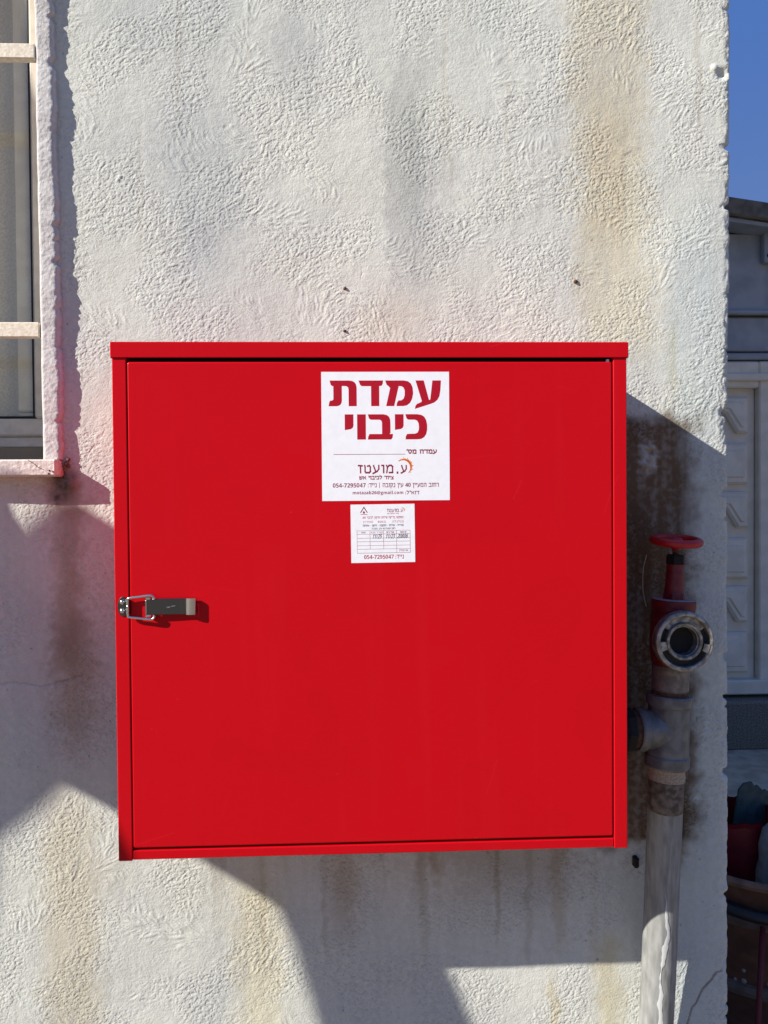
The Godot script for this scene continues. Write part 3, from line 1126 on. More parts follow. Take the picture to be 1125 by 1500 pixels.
	tube(st, smooth_path([V(-0.3790, 0.0090, 0.22651), V(-0.3790, -0.0050, 0.22651), V(-0.3765, -0.0090, 0.22664), V(-0.3600, -0.0110, 0.22732), V(-0.3440, -0.0128, 0.22794), V(-0.3395, -0.0105, 0.22794), V(-0.3380, -0.0070, 0.22763)], 5), 0.0021, 10)
	obj("wire_bail", st, M.chrome, la)
	st = begin()
	lbox(st, -0.3520, 0.0165, 0.22267, -0.3440, 0.0215, 0.22918, 0.0012)
	lbox(st, -0.3520, -0.0095, 0.22267, -0.3440, -0.0045, 0.22918, 0.0012)
	lbox(st, -0.3525, -0.0048, 0.22403, -0.3490, 0.0168, 0.22856, 0.0012)
	obj("hinge_lug", st, M.chrome, la)
	# lever: a pressed channel, curled at its free end
	st = begin()
	var lp := [[-0.3500, 0.22918], [-0.320, 0.22856], [-0.300, 0.22794], [-0.2900, 0.22794]]
	for k in lp.size() - 1:
		var a: Array = lp[k]
		var b: Array = lp[k + 1]
		for y in [[-0.0050, 0.0175]]:
			quad(st, V(a[0], y[0], a[1]), V(b[0], y[0], b[1]), V(b[0], y[1], b[1]), V(a[0], y[1], a[1]), Vector3(0, 0, 1))
			quad(st, V(a[0], y[1], a[1]), V(b[0], y[1], b[1]), V(b[0], y[1] + 0.0012, b[1] - 0.0012), V(a[0], y[1] + 0.0012, a[1] - 0.0012), Vector3(0, 1, 1))
			quad(st, V(a[0], y[1] + 0.0012, a[1] - 0.0012), V(b[0], y[1] + 0.0012, b[1] - 0.0012), V(b[0], y[1] + 0.0012, 0.22329), V(a[0], y[1] + 0.0012, 0.22193), Vector3(0, 1, 0))
			quad(st, V(a[0], y[0], a[1]), V(b[0], y[0], b[1]), V(b[0], y[0] - 0.0012, b[1] - 0.0012), V(a[0], y[0] - 0.0012, a[1] - 0.0012), Vector3(0, -1, 1))
			quad(st, V(a[0], y[0] - 0.0012, a[1] - 0.0012), V(b[0], y[0] - 0.0012, b[1] - 0.0012), V(b[0], y[0] - 0.0012, 0.22329), V(a[0], y[0] - 0.0012, 0.22193), Vector3(0, -1, 0))
	lbox(st, -0.3500, -0.0040, 0.22174, -0.2920, 0.0165, 0.22236)
	var lever := obj("lever", st, M.dark_chrome, la)
	st = begin(1)
	var curl := [[-0.2900, 0.22806], [-0.2880, 0.22918], [-0.2850, 0.23023], [-0.2810, 0.23048], [-0.2775, 0.22949], [-0.2755, 0.22732], [-0.2752, 0.22453]]
	for k in curl.size() - 1:
		var a: Array = curl[k]
		var b: Array = curl[k + 1]
		var o := Vector3(a[1] - b[1], 0, b[0] - a[0])
		quad(st, V(a[0], -0.0062, a[1]), V(b[0], -0.0062, b[1]), V(b[0], 0.0187, b[1]), V(a[0], 0.0187, a[1]), o)
		for y in [-0.0062, 0.0187]:
			st.set_smooth_group(-1)
			quad(st, V(a[0], y, a[1]), V(b[0], y, b[1]), V(b[0], y, 0.22360), V(a[0], y, 0.22360), Vector3(0, signf(y), 0))
			st.set_smooth_group(1)
	obj("curled_tip", st, M.chrome, lever)
	st = begin()
	var ex := Transform3D(Basis(Vector3(0, 0, 1), 0.12), V(-0.3130, 0.0062, 0.22831))
	box(st, Vector3(-0.0065, -0.0008, -0.001), Vector3(-0.0010, 0.0008, 0.0006), 0.0003, ex)
	box(st, Vector3(0.0000, 0.0000, -0.001), Vector3(0.0070, 0.0014, 0.0006), 0.0003, ex)
	obj("embossed_mark", st, M.chrome, lever)


func belly(x: float, y: float) -> float:
	var u := clampf((x + 0.3737) / 0.7474, 0.0, 1.0)
	var v := clampf((y + 0.366) / 0.745, 0.0, 1.0)
	return 0.0012 * sin(PI * u) * sin(PI * v) + 0.0003 * sin(PI * 3.0 * u) * sin(PI * 2.0 * v)


func sticker(called: String, label: String, door: Node3D, r: Rect2, tex: Image, z: float, turn: float) -> void:
	var st := begin(1)
	var n := 8
	var c := Vector3(r.get_center().x, r.get_center().y, 0)
	var q := []
	for j in n + 1:
		var line := []
		for i in n + 1:
			var p := Vector3(r.position.x + r.size.x * i / n, r.position.y + r.size.y * j / n, 0)
			p = Basis(Vector3(0, 0, 1), turn) * (p - c) + c
			line.append([V(p.x, p.y, z + belly(p.x, p.y)), Vector2(float(i) / n, 1.0 - float(j) / n)])
		q.append(line)
	for j in n:
		for i in n:
			for k in [[0, 0], [1, 1], [1, 0], [0, 0], [0, 1], [1, 1]]:
				var e: Array = q[j + k[1]][i + k[0]]
				st.set_uv(e[1])
				st.add_vertex(e[0])
	# its thin edge
	var m := StandardMaterial3D.new()
	m.albedo_texture = ImageTexture.create_from_image(tex)
	m.roughness = 0.4
	m.metallic_specular = 0.4
	m.heightmap_enabled = true
	m.heightmap_texture = noise_tex(0.010, 88, Color.BLACK, Color.WHITE, 3, 0.1, 0.9)
	m.heightmap_scale = 0.012
	m.texture_repeat = false
	obj(called, st, m, door, label)


# ==================================================================== print
var art: Image


func fill(pts: PackedVector2Array, col: Color) -> void:
	var y0 := 1e9
	var y1 := -1e9
	for p in pts:
		y0 = minf(y0, p.y)
		y1 = maxf(y1, p.y)
	for y in range(maxi(0, int(floor(y0))), mini(art.get_height(), int(ceil(y1)) + 1)):
		var yc := y + 0.5
		var xs := []
		for i in pts.size():
			var a := pts[i]
			var b := pts[(i + 1) % pts.size()]
			if (a.y <= yc) != (b.y <= yc):
				xs.append(a.x + (yc - a.y) / (b.y - a.y) * (b.x - a.x))
		xs.sort()
		for k in range(0, xs.size() - 1, 2):
			var x0 := int(round(xs[k]))
			var x1 := int(round(xs[k + 1]))
			if x1 > x0:
				art.fill_rect(Rect2i(x0, y, x1 - x0, 1), col)


func pen(a: Vector2, b: Vector2, w: float, col: Color) -> void:
	var d := (b - a).normalized() * w / 2.0 if a != b else Vector2(w / 2.0, 0)
	var n := Vector2(-d.y, d.x)
	fill(PackedVector2Array([a - d + n, b + d + n, b + d - n, a - d - n]), col)


# letters as pen strokes in a box of height 1, y down; the first number is the width
var letters := {
	"א": [0.72, [0.02, 0, 0.70, 1], [0.60, 0, 0.62, 0.22, 0.46, 0.52], [0.12, 0.30, 0.06, 0.6, 0.08, 1]],
	"ב": [0.68, [0.04, 0, 0.42, 0, 0.54, 0.12, 0.54, 1], [0.0, 1, 0.68, 1]],
	"ד": [0.66, [0.0, 0, 0.66, 0], [0.52, 0, 0.52, 1]],
	"ה": [0.66, [0.02, 0, 0.48, 0, 0.60, 0.12, 0.60, 1], [0.08, 0.4, 0.08, 1]],
	"ו": [0.24, [0.02, 0, 0.16, 0, 0.18, 0.1, 0.18, 1]],
	"ז": [0.36, [0.0, 0, 0.34, 0.04], [0.18, 0, 0.2, 1]],
	"ח": [0.66, [0.0, 0, 0.48, 0, 0.60, 0.12, 0.60, 1], [0.08, 0, 0.08, 1]],
	"ט": [0.66, [0.02, 0, 0.06, 0.2, 0.06, 0.85, 0.16, 1, 0.48, 1, 0.60, 0.85, 0.60, 0.2, 0.50, 0.02, 0.34, 0.08]],
	"י": [0.22, [0.02, 0, 0.14, 0, 0.16, 0.08, 0.16, 0.44]],
	"כ": [0.58, [0.04, 0, 0.36, 0, 0.52, 0.16, 0.52, 0.84, 0.36, 1, 0.02, 1]],
	"ל": [0.58, [0.06, -0.38, 0.06, 0, 0.50, 0, 0.52, 0.2, 0.40, 0.6, 0.16, 1]],
	"מ": [0.70, [0.0, 0, 0.10, 0.24, 0.02, 1], [0.10, 0.24, 0.28, 0, 0.48, 0, 0.62, 0.16, 0.62, 1, 0.30, 1]],
	"ן": [0.24, [0.02, 0, 0.16, 0, 0.18, 0.1, 0.18, 1.36]],
	"נ": [0.44, [0.10, 0, 0.30, 0, 0.36, 0.1, 0.36, 1, 0.0, 1]],
	"ס": [0.66, [0.0, 0, 0.48, 0, 0.60, 0.16, 0.58, 0.6, 0.40, 0.97, 0.24, 0.97, 0.06, 0.6, 0.06, 0.02]],
	"ע": [0.66, [0.04, 0, 0.08, 0.2, 0.26, 0.84], [0.58, 0, 0.58, 0.5, 0.40, 0.82, 0.0, 1.1]],
	"פ": [0.62, [0.10, 0.46, 0.24, 0.46, 0.22, 0.40, 0.06, 0.36, 0.06, 0, 0.40, 0, 0.56, 0.14, 0.56, 0.86, 0.42, 1, 0.0, 1]],
	"צ": [0.62, [0.56, 0, 0.54, 0.26, 0.30, 0.46], [0.0, 0, 0.12, 0.2, 0.52, 0.82, 0.56, 1, 0.0, 1]],
	"ק": [0.64, [0.0, 0, 0.46, 0, 0.58, 0.12, 0.52, 0.5, 0.34, 0.96], [0.08, 0.36, 0.08, 1.36]],
	"ר": [0.58, [0.0, 0, 0.38, 0, 0.50, 0.14, 0.50, 1]],
	"ש": [0.80, [0.04, 0, 0.12, 1, 0.40, 1, 0.64, 0.8, 0.74, 0.3, 0.74, 0], [0.40, 0, 0.38, 0.3, 0.10, 0.62]],
	"ת": [0.70, [0.02, 0, 0.50, 0, 0.62, 0.12, 0.62, 1], [0.16, 0, 0.16, 0.86, 0.10, 1, 0.0, 1]],
	"'": [0.12, [0.09, -0.16, 0.05, 0.12]],
	"\"": [0.26, [0.08, -0.16, 0.05, 0.10], [0.24, -0.16, 0.21, 0.10]],
	":": [0.20, [0.10, 0.28, 0.10, 0.36], [0.10, 0.92, 0.10, 1.0]],
	".": [0.20, [0.10, 0.92, 0.10, 1.0]],
	"|": [0.20, [0.10, -0.15, 0.10, 1.2]],
	"•": [0.30, [0.12, 0.45, 0.18, 0.55]],
	" ": [0.34],
}


func hebrew_width(s: String, gap: float) -> float:
	var w := 0.0
	for c in s:
		w += letters[c][0] + gap
	return w - gap


# writes from right to left inside x0..x1, letters from y0 to y1
func hebrew(s: String, x0: float, x1: float, y0: float, y1: float, thick: float, col: Color, gap := 0.20) -> void:
	var k := (x1 - x0) / hebrew_width(s, gap)
	var h := y1 - y0
	var x := x1
	for c in s:
		var l: Array = letters[c]
		x -= l[0] * k
		for i in range(1, l.size()):
			var p: Array = l[i]
			for j in range(0, p.size() - 2, 2):
				var a := Vector2(x + p[j] * k, y0 + p[j + 1] * h)
				var b := Vector2(x + p[j + 2] * k, y0 + p[j + 3] * h)
				var flat := absf(b.x - a.x) > absf(b.y - a.y)
				pen(a, b, thick * (1.0 if flat else 0.82), col)
		x -= gap * k


# Latin letters and digits from the font, fitted to a box
func latin(s: String, x0: float, x1: float, y0: float, y1: float, col: Color, bold := false, slant := 0.0) -> void:
	var f := SystemFont.new()
	f.font_names = PackedStringArray(["Droid Sans"])
	f.font_weight = 700 if bold else 400
	var t := TextMesh.new()
	t.font = f
	t.font_size = 64
	t.text = s
	t.depth = 0.0
	t.pixel_size = 0.01
	t.curve_step = 2.0
	var a := t.get_mesh_arrays()
	var v: PackedVector3Array = a[Mesh.ARRAY_VERTEX]
	if v.is_empty():
		return
	var lo := v[0]
	var hi := v[0]
	for p in v:
		lo = lo.min(p)
		hi = hi.max(p)
	var ix: PackedInt32Array = a[Mesh.ARRAY_INDEX] if a[Mesh.ARRAY_INDEX] != null else PackedInt32Array(range(v.size()))
	for i in range(0, ix.size() - 2, 3):
		var q := PackedVector2Array()
		for j in 3:
			var p := v[ix[i + j]]
			q.append(Vector2(lerpf(x0, x1, (p.x - lo.x) / (hi.x - lo.x)) + slant * (x1 - x0) * ((p.y - lo.y) / (hi.y - lo.y) - 0.5), lerpf(y1, y0, (p.y - lo.y) / (hi.y - lo.y))))
		fill(q, col)


func flame_arc(cx: float, cy: float, r: float, k: float) -> void:
	# a crescent with tongues of flame on its outer side
	var cols := [Color(0.80, 0.36, 0.12), Color(0.86, 0.52, 0.20)]
	var n := 26
	var outer := PackedVector2Array()
	var inner := PackedVector2Array()
	for i in n + 1:
		var t := float(i) / n
		var a := lerpf(-2.45, 1.05, t)
		var thick := sin(PI * clampf(t * 0.94 + 0.03, 0.0, 1.0))
		outer.append(Vector2(cx + cos(a) * r, cy + sin(a) * r))
		inner.append(Vector2(cx - 0.03 * r * thick + cos(a) * r * (1.0 - 0.26 * thick), cy + sin(a) * r * (1.0 - 0.26 * thick)))
	inner.reverse()
	var band := outer.duplicate()
	band.append_array(inner)
	fill(band, cols[0])
	for i in 15:
		var a := lerpf(-2.2, 0.85, i / 14.0)
		var b := a - 0.13
		var l := r * (0.20 + 0.10 * sin(i * 2.7))
		fill(PackedVector2Array([Vector2(cx + cos(a - 0.12) * r * 0.93, cy + sin(a - 0.12) * r * 0.93), Vector2(cx + cos(b) * (r + l), cy + sin(b) * (r + l)), Vector2(cx + cos(a + 0.12) * r * 0.93, cy + sin(a + 0.12) * r * 0.93)]), cols[i % 2])


func grime(sd: int) -> void:
	var a := fnl(0.006, sd, FastNoiseLite.TYPE_SIMPLEX_SMOOTH, 3)
	for y in range(0, art.get_height(), 6):
		for x in range(0, art.get_width(), 6):
			var t := 0.03 * a.get_noise_2d(x, y) + 0.015
			for j in 6:
				for i in 6:
					if x + i < art.get_width() and y + j < art.get_height():
						art.set_pixel(x + i, y + j, art.get_pixel(x + i, y + j).lerp(Color(0.55, 0.50, 0.48), maxf(t, 0.0)))


func zp(a: Array, ox: float, oy: float, k: float) -> PackedVector2Array:
	var p := PackedVector2Array()
	for i in range(0, a.size(), 2):
		p.append(Vector2((a[i] - ox) * k, (a[i + 1] - oy) * k))
	return p


func draw_big() -> Image:
	var n := 1800
	var k := n / 1107.0
	art = Image.create(n, int(n * 1117.0 / 1107.0), false, Image.FORMAT_RGB8)
	art.fill(lin(0.83, 0.845, 0.885))
	var red := lin(0.40, 0.004, 0.016)
	var ink := lin(0.22, 0.02, 0.045)
	for p in [
		[75, 103, 245, 103, 272, 108, 292, 120, 304, 140, 308, 170, 308, 325, 238, 325, 238, 182, 234, 162, 222, 153, 205, 151, 180, 151, 180, 275, 176, 298, 164, 316, 140, 325, 65, 325, 70, 295, 78, 277, 96, 276, 107, 265, 107, 152, 95, 150, 84, 138],
		[325, 103, 537, 103, 534, 130, 525, 148, 503, 152, 503, 325, 432, 325, 432, 152, 352, 152, 338, 140],
		[555, 103, 715, 103, 752, 110, 778, 130, 793, 165, 797, 215, 788, 262, 770, 298, 742, 319, 712, 325, 652, 325, 656, 298, 668, 277, 695, 275, 714, 260, 724, 230, 724, 190, 714, 165, 697, 153, 672, 152, 632, 325, 562, 325, 598, 168, 583, 152, 568, 140],
		[818, 103, 890, 103, 933, 268, 940, 274, 946, 266, 965, 103, 1040, 103, 1034, 190, 1025, 240, 1008, 272, 980, 295, 945, 308, 812, 350, 816, 325, 828, 308, 866, 291, 872, 282],
		[203, 396, 278, 396, 278, 495, 272, 512, 255, 524, 203, 532],
		[310, 396, 385, 396, 385, 615, 310, 615],
		[402, 396, 535, 396, 566, 402, 586, 418, 596, 442, 598, 475, 598, 556, 590, 567, 620, 567, 616, 598, 604, 615, 402, 615, 405, 590, 416, 567, 525, 567, 525, 470, 520, 452, 508, 444, 490, 443, 428, 443, 413, 432],
		[637, 396, 712, 396, 712, 495, 706, 512, 689, 524, 637, 532],
		[728, 396, 830, 396, 866, 402, 892, 418, 908, 446, 917, 490, 917, 530, 908, 570, 890, 596, 864, 611, 830, 615, 728, 615, 731, 588, 742, 567, 812, 565, 832, 556, 843, 535, 846, 505, 842, 475, 830, 452, 810, 444, 753, 443, 738, 432],
	]:
		fill(zp(p, 3, 28, k), red)
	var f := func(x: float) -> float: return (x - 3.0) * k
	var g := func(y: float) -> float: return (y - 28.0) * k
	hebrew("עמדה מס'", f.call(738), f.call(998), g.call(707), g.call(736), 10.5 * k, ink, 0.22)
	pen(Vector2(f.call(108), g.call(743)), Vector2(f.call(722), g.call(743)), 4.6 * k, ink)
	hebrew("ע", f.call(690), f.call(738), g.call(842), g.call(900), 14.0 * k, ink)
	hebrew(".", f.call(648), f.call(664), g.call(845), g.call(905), 19.0 * k, ink)
	hebrew("מועטז", f.call(320), f.call(620), g.call(840), g.call(902), 14.5 * k, ink, 0.24)
	flame_arc(f.call(716), g.call(850), 66.0 * k, k)
	hebrew("ציוד לכיבוי אש", f.call(326), f.call(620), g.call(934), g.call(958), 8.0 * k, ink, 0.2)
	hebrew("רחוב המעיין", f.call(790), f.call(1015), g.call(997), g.call(1026), 6.4 * k, ink, 0.22)
	latin("40", f.call(722), f.call(770), g.call(992), g.call(1027), ink, true)
	hebrew("עין נקובה", f.call(528), f.call(705), g.call(997), g.call(1026), 6.4 * k, ink, 0.22)
	pen(Vector2(f.call(499), g.call(990)), Vector2(f.call(499), g.call(1034)), 4.0 * k, ink)
	hebrew("נייד:", f.call(398), f.call(474), g.call(997), g.call(1026), 6.4 * k, ink, 0.22)
	latin("054-7295047", f.call(95), f.call(380), g.call(992), g.call(1030), ink, true)
	hebrew("דוא\"ל:", f.call(722), f.call(842), g.call(1066), g.call(1090), 6.4 * k, ink, 0.22)
	latin("motazab26@gmail.com", f.call(266), f.call(705), g.call(1060), g.call(1098), ink, true)
	grime(17)
	art.resize(900, int(900 * 1117.0 / 1107.0), Image.INTERPOLATE_CUBIC)
	return art


func draw_small() -> Image:
	# drawn after the photograph's: 1035 by 945 units
	var k := 1.3
	art = Image.create(int(1035 * k), int(945 * k), false, Image.FORMAT_RGB8)
	art.fill(lin(0.83, 0.845, 0.885))
	var ox := 50.0
	var oy := 40.0
	var f := func(x: float) -> float: return (x - ox) * k
	var g := func(y: float) -> float: return (y - oy) * k
	var ink := lin(0.20, 0.03, 0.05)
	var red := lin(0.36, 0.03, 0.05)
	var blue := lin(0.05, 0.05, 0.09)
	# the mark in the corner: a roof over a flame, on a base line
	pen(Vector2(f.call(215), g.call(168)), Vector2(f.call(266), g.call(86)), 15 * k, ink)
	pen(Vector2(f.call(266), g.call(86)), Vector2(f.call(318), g.call(168)), 15 * k, ink)
	fill(zp([250, 188, 246, 168, 256, 158, 262, 140, 276, 156, 284, 172, 280, 188], ox, oy, k), red)
	pen(Vector2(f.call(216), g.call(202)), Vector2(f.call(318), g.call(202)), 8 * k, ink)
	flame_arc(f.call(890), g.call(135), 34.0 * k, k)
	hebrew("ע.", f.call(842), f.call(898), g.call(125), g.call(165), 9 * k, ink)
	hebrew("מועטז", f.call(642), f.call(828), g.call(122), g.call(166), 10 * k, ink)
	hebrew("ציוד לכיבוי אש", f.call(642), f.call(826), g.call(188), g.call(200), 4.5 * k, red)
	hebrew("הספקה בדיקה שירות ותיקון לכיבוי אש", f.call(245), f.call(902), g.call(240), g.call(268), 6.5 * k, red, 0.24)
	for q in [[880, 725, "גלגלון".replace("ג", "נ")], [590, 490, "מטף"], [385, 250, "ארון"]]:
		var x: float = q[0]
		for e in [[0, 0, 1, 0], [1, 0, 1, 1], [1, 1, 0, 1], [0, 1, 0, 0]]:
			pen(Vector2(f.call(x + e[0] * 22), g.call(312 + e[1] * 26)), Vector2(f.call(x + e[2] * 22), g.call(312 + e[3] * 26)), 4.5 * k, red)
		hebrew((q[2] as String).replace("ף", "פ"), f.call(q[1]), f.call(x - 14), g.call(312), g.call(336), 6.0 * k, red, 0.26)
	hebrew("מכירה • שירות • התקנה • תיקון • אחזקה", f.call(245), f.call(902), g.call(372), g.call(396), 6.5 * k, blue, 0.22)
	hebrew("רחוב המעיין", f.call(610), f.call(768), g.call(424), g.call(446), 5.6 * k, blue)
	latin("40", f.call(566), f.call(600), g.call(420), g.call(448), blue, true)
	hebrew("עין נקובה", f.call(390), f.call(552), g.call(424), g.call(446), 5.6 * k, blue)
	# table
	for y in [467, 523, 587, 643, 707, 765, 828]:
		pen(Vector2(f.call(150), g.call(y)), Vector2(f.call(1008), g.call(y)), 5.0 * k, ink)
	for x in [[150, 828], [358, 765], [578, 765], [788, 828], [1008, 828]]:
		pen(Vector2(f.call(x[0]), g.call(467)), Vector2(f.call(x[0]), g.call(x[1])), 5.0 * k, ink)
	hebrew("מס מטפה".substr(0, 7), f.call(846), f.call(946), g.call(486), g.call(506), 5 * k, ink)
	hebrew("תאריך בדיקה".replace("ך", "ר"), f.call(622), f.call(748), g.call(486), g.call(506), 5 * k, ink)
	hebrew("תאריך הבא".replace("ך", "ר"), f.call(376), f.call(566), g.call(486), g.call(506), 5 * k, ink)
	hebrew("הערות", f.call(222), f.call(286), g.call(486), g.call(506), 5 * k, ink)
	hebrew("שם הבודק".replace("ם", "ס"), f.call(832), f.call(970), g.call(782), g.call(804), 5 * k, ink)
	# handwriting
	var rng := RandomNumberGenerator.new()
	rng.seed = 5
	for q in [[402, 548, "11/25"], [615, 760, "11/23"], [806, 972, "20806"]]:
		latin(q[2], f.call(q[0]), f.call(q[1]), g.call(522), g.call(596), blue, true, 0.16)
	hebrew("נייד:", f.call(765), f.call(898), g.call(868), g.call(920), 12 * k, red, 0.3)
	latin("054-7295047", f.call(258), f.call(738), g.call(858), g.call(926), red, true)
	grime(18)
	art.resize(700, int(700 * 945.0 / 1035.0), Image.INTERPOLATE_CUBIC)
	return art


# ==================================================================== standpipe with hydrant valve
func make_standpipe() -> void:
	var h := thing("hydrant_standpipe", "grey standpipe with red handwheel hydrant valve beside the red cabinet", "hydrant", V(0.505, -1.40, 0.04))
	# galvanised riser
	var st := begin(1)
	tube(st, smooth_path([V(0.500, -1.40, 0.036), V(0.503, -1.10, 0.045), V(0.508, -0.82, 0.059), V(0.512, -0.682, 0.066), V(0.5165, -0.45, 0.078), V(0.519, -0.31, 0.086)], 10), 0.0300, 40)
	obj("pipe", st, pipe_material(), h)
	st = begin(1)
	var sl := []
	for k in 14:
		var ys := -0.385 + 0.0045 * k
		var ts := (ys + 0.82) / 0.51
		sl.append(V(0.5085 + 0.0105 * ts, ys, 0.0595 + 0.0265 * ts))
	tube(st, sl, 0.0303, 36)
	obj("stained_band", st, mottled(lin(0.06, 0.045, 0.033), lin(0.20, 0.17, 0.14), 0.012, 9.0, 75, 0.7), h)
	# white paint that ran down its front
	st = begin(1)
	var dn := fnl(9.0, 91, FastNoiseLite.TYPE_SIMPLEX_SMOOTH, 3)
	var yy := -0.95
	var before := []
	while yy < -0.50:
		var t := (yy + 0.82) / 0.51
		var pc := V(0.508 + 0.011 * t, yy, 0.059 + 0.027 * t)
		var wv := 0.09 + 0.13 * dn.get_noise_2d(yy * 1.4, 4.0) + 0.06 * dn.get_noise_2d(yy * 7.0, 1.0)
		wv = maxf(wv, 0.01) * sstep(-0.50, -0.62, yy)
		var am := PI / 2.0 + 0.15 + 0.35 * dn.get_noise_2d(yy, 12.0)
		var now := []
		for q in [-1.0, -0.4, 0.4, 1.0]:
			var a: float = am + q * wv
			now.append(pc + Vector3(cos(a), 0, sin(a)) * (0.0302 + 0.0004 * (1.0 - absf(q))))
		if before:
			for q in 3:
				quad(st, before[q], before[q + 1], now[q + 1], now[q], Vector3(0, 0, 1))
		before = now
		yy += 0.004
	obj("paint_drip", st, mat(0.50, 0.52, 0.51, 0.7), h)
	# everything above stands on one slightly leaning axis
	var up := Vector3(0.052, 1.0, -0.020).normalized()
	var ax := Transform3D(frame_of(up), V(0.5180, -0.330, 0.086))
	# thread tape
	var pr := []
	var rng := RandomNumberGenerator.new()
	rng.seed = 9
	for k in 9:
		pr.append(Vector2(0.0312 + rng.randf_range(-0.0008, 0.0010), 0.000 + k * 0.0030))
	st = begin(1)
	lathe(st, pr, ax, 36)
	obj("thread_tape", st, M.tape, h)
	# tee
	var tee := lathe_flat("tee", [Vector2(0.0305, 0.020), Vector2(0.0350, 0.0215), Vector2(0.0378, 0.0250), Vector2(0.0380, 0.0420), Vector2(0.0362, 0.0450), Vector2(0.0355, 0.075), Vector2(0.0355, 0.128), Vector2(0.0392, 0.132), Vector2(0.0400, 0.146), Vector2(0.0388, 0.150), Vector2(0.0310, 0.1505)], ax, M.greypaint, h)
	var bc: Vector3 = ax * Vector3(0, 0.088, 0)
	var bx := Transform3D(frame_of(Vector3(-1, 0.03, 0.05)), bc)
	st = begin()
	var bp := [Vector2(0.0345, 0.0), Vector2(0.0345, 0.042), Vector2(0.0378, 0.047), Vector2(0.0380, 0.058), Vector2(0.0365, 0.0605), Vector2(0.030, 0.061)]
	for i in bp.size() - 1:
		st.set_smooth_group(i + 1)
		lathe(st, [bp[i], bp[i + 1]], bx, 40)
	obj("branch", st, M.greypaint, tee)
	lathe_flat("rust_ring", [Vector2(0.0325, 0.060), Vector2(0.0325, 0.070)], bx, M.rusty, h)
	st = begin()
	lathe(st, [Vector2(0.030, 0.069), Vector2(0.0385, 0.070), Vector2(0.0400, 0.073), Vector2(0.0400, 0.084), Vector2(0.0385, 0.087), Vector2(0.030, 0.088)], bx, 8)
	obj("union_nut", st, M.black, h)
	lathe_flat("rubber_ring", [Vector2(0.030, 0.087), Vector2(0.0365, 0.0875), Vector2(0.0365, 0.098), Vector2(0.026, 0.0985)], bx, M.black, h)
	lathe_flat("cabinet_inlet", [Vector2(0.0262, 0.096), Vector2(0.0262, 0.140)], bx, M.galv, h)
	# nipple with a rusted groove
	lathe_flat("rust_groove", [Vector2(0.0310, 0.1500), Vector2(0.0300, 0.158)], ax, M.rusty, h)
	lathe_flat("nipple", [Vector2(0.0302, 0.157), Vector2(0.0316, 0.160), Vector2(0.0318, 0.205)], ax, mottled(lin(0.14, 0.13, 0.12), lin(0.26, 0.23, 0.20), 0.012, 8.0, 71, 0.5, 0.2, 0.04), h)
	# valve body, flange, bonnet
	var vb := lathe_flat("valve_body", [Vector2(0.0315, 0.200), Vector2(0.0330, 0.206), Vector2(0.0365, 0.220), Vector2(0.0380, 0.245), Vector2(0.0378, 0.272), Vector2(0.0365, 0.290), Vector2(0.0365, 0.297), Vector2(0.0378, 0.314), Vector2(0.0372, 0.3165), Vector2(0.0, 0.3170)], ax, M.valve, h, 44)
	lathe_flat("flange_top", [Vector2(0.0366, 0.3172), Vector2(0.0362, 0.3182), Vector2(0.0190, 0.3186)], ax, mottled(lin(0.30, 0.22, 0.23), lin(0.40, 0.32, 0.33), 0.012, 9.0, 72, 0.7), vb)
	st = begin()
	lathe(st, [Vector2(0.0195, 0.318), Vector2(0.0195, 0.327), Vector2(0.0175, 0.329)], ax, 6)
	obj("bonnet_hexagon", st, M.valve, vb)
	lathe_flat("bonnet", [Vector2(0.0172, 0.327), Vector2(0.0165, 0.333), Vector2(0.0142, 0.378), Vector2(0.0150, 0.380)], ax, M.valve, h)
	st = begin()
	lathe(st, [Vector2(0.0120, 0.379), Vector2(0.0158, 0.380), Vector2(0.0165, 0.382), Vector2(0.0165, 0.394), Vector2(0.0155, 0.397), Vector2(0.007, 0.398)], ax, 6)
	obj("gland_nut", st, M.black, h)
	lathe_flat("spindle", [Vector2(0.0055, 0.395), Vector2(0.0055, 0.412)], ax, M.rusty, h, 16)
	# handwheel: rim, spokes and hub
	var wh := Node3D.new()
	wh.name = "handwheel"
	h.add_child(wh)
	wh.position = ax * Vector3(0, 0.42, 0) - h.position
	var wx := Transform3D(ax.basis * Basis(Vector3(1, 0, 0), 0.13) * Basis(Vector3(0, 0, 1), 0.02), ax * Vector3(0, 0.4215, 0))
	var rim := []
	for k in 48:
		var a := TAU * k / 48
		rim.append(wx * Vector3(cos(a) * 0.0385, 0, sin(a) * 0.0385))
	st = begin(1)
	tube(st, rim, 0.0072, 14, true)
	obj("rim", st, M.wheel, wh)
	for k in 5:
		var a := TAU * k / 5 + 0.3
		var d := Vector3(cos(a), 0, sin(a))
		st = begin(1)
		tube(st, smooth_path([wx * (d * 0.009 + Vector3(0, -0.004, 0)), wx * (d * 0.022 + Vector3(0, -0.003, 0)), wx * (d * 0.034 + Vector3(0, -0.001, 0))], 4), 0.0042, 8)
		obj("spoke", st, M.wheel, wh)
	st = begin(1)
	lathe(st, [Vector2(0.0, 0.006), Vector2(0.009, 0.005), Vector2(0.0125, 0.0), Vector2(0.0120, -0.006), Vector2(0.0085, -0.013), Vector2(0.0065, -0.016)], wx, 24)
	obj("hub", st, M.wheel, wh)
	# hose coupling that faces the yard
	var cf := Vector3(0.03, 0.0, 1.0).normalized()
	var cp := V(0.5215, -0.0755, 0.0285)
	var cx := Transform3D(frame_of(cf), cp)
	lathe_flat("outlet_neck", [Vector2(0.030, 0.095), Vector2(0.034, 0.120), Vector2(0.036, 0.128)], Transform3D(cx.basis, cx.origin - cf * 0.02), M.valve, h)
	var co := Node3D.new()
	co.name = "hose_coupling"
	h.add_child(co)
